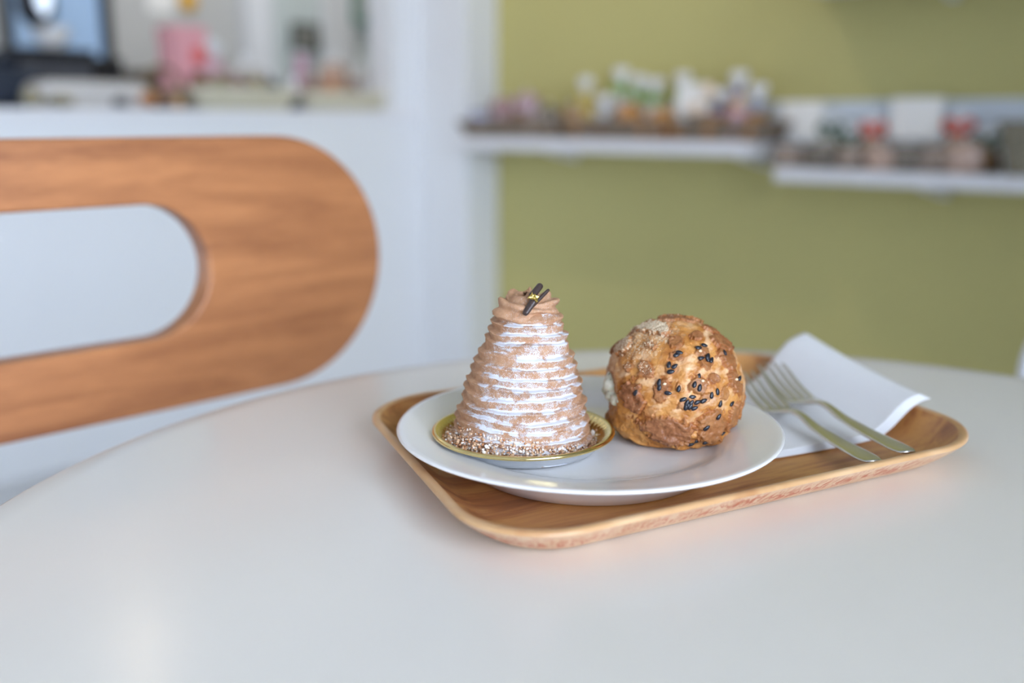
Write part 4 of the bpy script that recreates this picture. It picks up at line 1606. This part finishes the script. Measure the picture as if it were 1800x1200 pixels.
GB = 'breads on the counter ledge'
bun('golden bun beside the long white bin', 262, 189, LX + 0.10, 0.055, 0.045, 0, GB)
bun('brown bun between bread bin and cream basket', 296, 189, LX + 0.10, 0.05, 0.045, 1, GB)
bun('small golden bun at the foot of the cream basket', 314, 189, LX + 0.115, 0.03, 0.03, 2, GB)
bun('olive packet at the left end of the bread bin', 58, 187, LX + 0.09, 0.05, 0.045, 3, GB)
bun('olive roll in front of the bread bin', 108, 187, LX + 0.105, 0.07, 0.032, 3, GB)
bun('small dark packet in front of the bread bin', 214, 189, LX + 0.105, 0.05, 0.03, 4, GB)
for i, (px, mi, w, h) in enumerate(((352, 1, 0.07, 0.045), (385, 3, 0.08, 0.04), (420, 1, 0.08, 0.04), (450, 3, 0.07, 0.035))):
    q = hitx(px, 150, LX)
    bun(('dark brown loaf at the left in the middle cream basket', 'olive loaf second in the middle cream basket', 'dark brown loaf third in the middle cream basket',
         'olive loaf at the right in the middle cream basket')[i], px, 154, LX, w, h + 0.03, mi, GB, zbase=SZ + 0.034)
for i, (px, mi, w, h) in enumerate(((548, 1, 0.06, 0.04), (583, 0, 0.06, 0.045), (620, 1, 0.06, 0.04))):
    bun(('dark loaf at the left in the cream basket near the jamb', 'golden loaf in the middle of the cream basket near the jamb', 'dark loaf at the right in the cream basket near the jamb')[i], px, 160, LX, w, h + 0.03, mi, GB, zbase=SZ + 0.030)
GLB = 'wrapped goods behind the counter ledge'
for (px, top, base, X, w, body, rib, lb) in (
        (475, 124, 190, LX - 0.14, 0.05, 'darkgrey', None, 'dark packet between the two cream baskets'), (516, 140, 190, LX + 0.02, 0.03, 'darkgrey', None, 'narrow dark packet at the front between the cream baskets'),
        (664, 122, 190, LX - 0.11, 0.06, 'darkgrey', None, 'dark packet beside the right jamb of the opening'), (430, 100, 188, LX - 0.16, 0.12, 'clear', None, 'wide clear bag behind the middle cream basket'),
        (528, 92, 188, LX - 0.16, 0.09, 'lilac', 'pink', 'lilac bag with pink bow behind the right cream basket'), (585, 96, 188, LX - 0.16, 0.11, 'peach', None, 'peach bag behind the right cream basket'),
        (636, 108, 188, LX - 0.16, 0.07, 'clear', None, 'clear bag behind the right cream basket'), (372, 70, 188, LX - 0.15, 0.08, 'pinkish', 'white', 'pale pink bag with white bow beside the pink carton')):
    p = hitx(px, top, X)
    zb = SZ
    tuft = 0.03
    h = (p[2] - zb - tuft) / 0.93
    gift_bag(lb, (X, p[1], zb), w, h, 0.07, body, rib, tuft, PI / 2, GLB, 0.024)

# pink gift carton with coral flower
X = LX - 0.24
a = hitx(288, 46, X)
b = hitx(352, 118, X)
t = thing('gift_carton', 'tall pink gift carton with coral bow behind the cream basket', 'carton', (X, (a[1] + b[1]) / 2, SZ), 0.05)
hw = (b[1] - a[1]) / 2
pink = plain('carton_pink', srgb(226, 164, 170), 0.6, var=0.04)
boxo('carton_body', (-0.05, 0.05, -hw, hw, 0, a[2] - SZ), pink, t, 0.004)
boxo('lid', (-0.053, 0.053, -hw - 0.003, hw + 0.003, a[2] - SZ - 0.03, a[2] - SZ + 0.002), pink, t, 0.004)
coral = plain('ribbon_coral', srgb(226, 110, 98), 0.4, var=0.05)
for k in range(5):
    aa = 2 * PI * k / 5
    V, F = ellipsoid(0.006, 0.018, 0.012, 12, 8, (0.056, hw * 0.5 + 0.016 * math.cos(aa), a[2] - SZ - 0.085 + 0.016 * math.sin(aa)))
    mk('bow_petal', V, F, coral, t)

# dark machine and lamp behind the counter at the far left
t_x = -3.02
p = hitx(8, 190, t_x)
t = thing('coffee_grinder', 'dark navy appliance at the left picture edge behind the counter', 'appliance', (t_x, p[1], SZ))
navy = plain('navy_case', srgb(38, 46, 60), 0.35, var=0.06)
zt = hitx(8, 100, t_x)[2] - SZ
boxo('case', (-0.08, 0.08, -0.10, 0.075, 0.012, zt * 0.8), navy, t, 0.012)
V, F = lathe([(0, zt * 0.8), (0.05, zt * 0.8), (0.065, zt * 0.95), (0.067, zt), (0, zt * 1.02)], 32)
mk('hopper', V, F, navy, t)
boxo('foot_plate', (-0.085, 0.085, -0.105, 0.08, 0, 0.012), M['dark_metal'], t, 0.003)

# ------------------------------------------------------------------ far end of the back room
FX = BX0 + 0.012


def fp(px, py, X=FX):
    q = hitx(px, py, X)
    return q[1], q[2]


# black framed glass door / window with pale blue daylight
skyblue = NT('pale_blue_pane')
skyblue.base(srgb(150, 176, 206))
skyblue.set(Roughness=0.12, Emission_Strength=0.10)
skyblue.b.inputs['Emission Color'].default_value = srgb(150, 180, 215)
ya, zb_ = fp(18, 102)
yb, _ = fp(192, 102)
win2 = bpy.data.objects.new('window_2', None)
COL.objects.link(win2)
win2.location = (FX, (ya + yb) / 2, zb_)
tag(win2, 'black framed window with pale blue glass in the back room', kind='structure')
hw = (yb - ya) / 2
boxo('pane', (0.0, 0.01, -hw, hw, 0.0, 1.0), skyblue.m, win2)
for (u0, u1, w0, w1) in ((-hw - 0.02, -hw + 0.015, -0.05, 1.05), (hw - 0.03, hw + 0.012, -0.05, 1.05), (-hw, hw, 0.98, 1.05)):
    boxo('frame', (0.0, 0.03, u0, u1, w0, w1), M['dark_metal'], win2)
X2 = FX + 0.19
ya, za = fp(104, 101, X2)
yb, zb2_ = fp(192, 131, X2)
t = thing('black_oven', 'low black appliance below the pale blue window', 'appliance', (X2, (ya + yb) / 2 - 0.1, 0))
zlow = fp(150, 131, X2)[1]
boxo('case', (-0.14, 0.14, -(yb - ya) / 2 - 0.1, (yb - ya) / 2 + 0.1, zlow - 0.06, za), M['dark_metal'], t, 0.008)
boxo('stand', (-0.15, 0.15, -(yb - ya) / 2 - 0.25, (yb - ya) / 2 + 0.10, 0.0, zlow - 0.06), M['back_grey'], t, 0.004)
boxo('door_panel', (0.14, 0.15, -(yb - ya) / 2 - 0.08, (yb - ya) / 2 + 0.08, zlow - 0.04, za - 0.02), plain('oven_glass', srgb(22, 23, 26), 0.1, var=0.02), t, 0.003)
# dark round hanging lamp with a bright tube in front of the window
X3 = FX + 0.66
y_, z_ = fp(75, 28, X3)
t = thing('hanging_lamp', 'dark hanging lamp with a bright tube before the blue window', 'lamp', (X3, y_, z_))
V, F = lathe([(0.0, -0.03), (0.03, -0.028), (0.062, 0.0), (0.07, 0.05), (0.06, 0.11), (0.02, 0.15), (0, 0.152)], 32)
V = V * np.array([0.6, 1, 1]) + np.array([-0.05, 0, 0])
mk('lamp_shade', V, F, M['dark_metal'], t)
V, F = ellipsoid(0.022, 0.027, 0.085, 20, 14, (0.02, 0, 0.085))
mk('tube_bulb', V, F, lamp_emission('cool_tube', (0.72, 0.84, 1.0, 1), 0.4), t)
V, F = tube([(-0.05, 0, 0.15), (-0.05, 0, ROOM_H - z_)], 0.004, 8)
mk('cord', V, F, M['dark_metal'], t)
# white bowl on a dark stand
y_, z_ = fp(93, 88, X3 - 0.1)
t = thing('mixing_bowl', 'white mixing bowl standing below the hanging lamp', 'bowl', (X3 - 0.1, y_, z_))
V, F = lathe([(0, 0), (0.03, 0.0), (0.04, 0.012), (0.058, 0.05), (0.063, 0.075), (0.059, 0.075), (0.05, 0.045), (0.03, 0.015), (0, 0.012)], 40)
mk('bowl_shell', V, F, M['ceramic'], t)
V, F = lathe([(0.062, 0.073), (0.0655, 0.074), (0.0655, 0.078), (0.06, 0.078), (0.059, 0.074)], 40)
mk('rolled_lip', V, F, M['ceramic'], t)
t = thing('work_stand', 'dark stand carrying the white mixing bowl', 'stand', (X3 - 0.1, y_ - 0.02, 0))
boxo('stand_top', (-0.12, 0.12, -0.17, 0.12, z_ - 0.04, z_ - 0.0005), M['dark_metal'], t, 0.004)
boxo('stand_cabinet', (-0.11, 0.11, -0.16, 0.11, 0.0, z_ - 0.04), plain('stand_grey', srgb(70, 72, 78), 0.5), t, 0.004)

# white posts and grey-green panels at the right part of the far wall
panel = plain('glass_green_grey', srgb(206, 215, 212), 0.3, var=0.06, scale=3)
for i, (a, b) in enumerate(((424, 470), (558, 612), (684, 720))):
    y0, _ = fp(a, 60)
    y1, _ = fp(b, 60)
    struct('trim_%d' % (i + 2), (FX - 0.012, FX + 0.06, y0, y1, 0, ROOM_H), M['wall_white'], 0.004)
for i, (a, b) in enumerate(((471, 557), (613, 683))):
    y0, _ = fp(a, 60)
    y1, _ = fp(b, 60)
    o = boxo('window_%d' % (i + 3), (FX - 0.005, FX + 0.012, y0, y1, 0.3, ROOM_H - 0.2), panel)
    tag(o, kind='structure')


def wall_pic(label, px0, px1, py0, py1, cfr, cin, X=FX + 0.02, name='wall_picture', cat='picture'):
    ya, za = fp(px0, py0, X)
    yb, zb = fp(px1, py1, X)
    t = thing(name, label, cat, (X, (ya + yb) / 2, zb))
    hw = (yb - ya) / 2
    hh_ = za - zb
    boxo('frame', (-0.01, 0.006, -hw, hw, 0, hh_), cfr, t, 0.003)
    boxo('sheet', (0.006, 0.008, -hw * 0.75, hw * 0.6, hh_ * 0.15, hh_ * 0.85), cin, t)
    return t


wall_pic('dark green framed notice on the grey green panel', 512, 562, 38, 92, plain('frame_moss', srgb(70, 80, 72), 0.5), plain('sheet_grey', srgb(128, 126, 120), 0.6), FX + 0.075)
wall_pic('teal framed notice near the right jamb', 618, 668, -30, 46, plain('frame_teal', srgb(104, 150, 138), 0.5), plain('sheet_pale', srgb(170, 180, 172), 0.6), FX + 0.07)
# paper note and round orange magnet on the grey wall
ya, za = fp(258, -30)
yb, zb = fp(310, 24)
o = boxo('paper_note', (FX - 0.011, FX - 0.009, ya, yb, zb, za), CARD)
tag(o, 'pale paper note pinned on the grey back wall', 'paper')
y_, z_ = fp(331, 2)
V, F = ellipsoid(0.012, 0.045, 0.045, 24, 12)
o = mk('wall_ornament', V, F, plain('ornament_orange', srgb(226, 172, 46), 0.5))
o.location = (BX0 + 0.013, y_, z_)
tag(o, 'round orange ornament hanging on the grey back wall', 'ornament')
# low brown cabinet along the back wall
ya, za = fp(238, 124, FX + 0.3)
yb, _ = fp(424, 124, FX + 0.3)
t = thing('back_cabinet', 'low brown cabinet along the grey back wall', 'cabinet', (FX + 0.3, (ya + yb) / 2, 0))
cabw = wood('cabinet_wood', [(0.3, srgb(112, 94, 74)), (0.7, srgb(146, 128, 104))], 1, 3, 8, 0.5)
hw = (yb - ya) / 2
boxo('body', (-0.2, 0.2, -hw, hw, 0, za - 0.025), cabw, t, 0.003)
boxo('worktop', (-0.21, 0.22, -hw - 0.01, hw + 0.01, za - 0.025, za), cabw, t, 0.003)
for k in range(3):
    u0 = -hw + 2 * hw * k / 3
    dr = boxo('door', (0.2, 0.216, u0 + 0.005, u0 + 2 * hw / 3 - 0.005, 0.05, za - 0.04), cabw, t, 0.002)
    boxo('handle', (0.216, 0.23, u0 + 0.03, u0 + 0.045, za - 0.2, za - 0.1), M['dark_metal'], dr, 0.002)
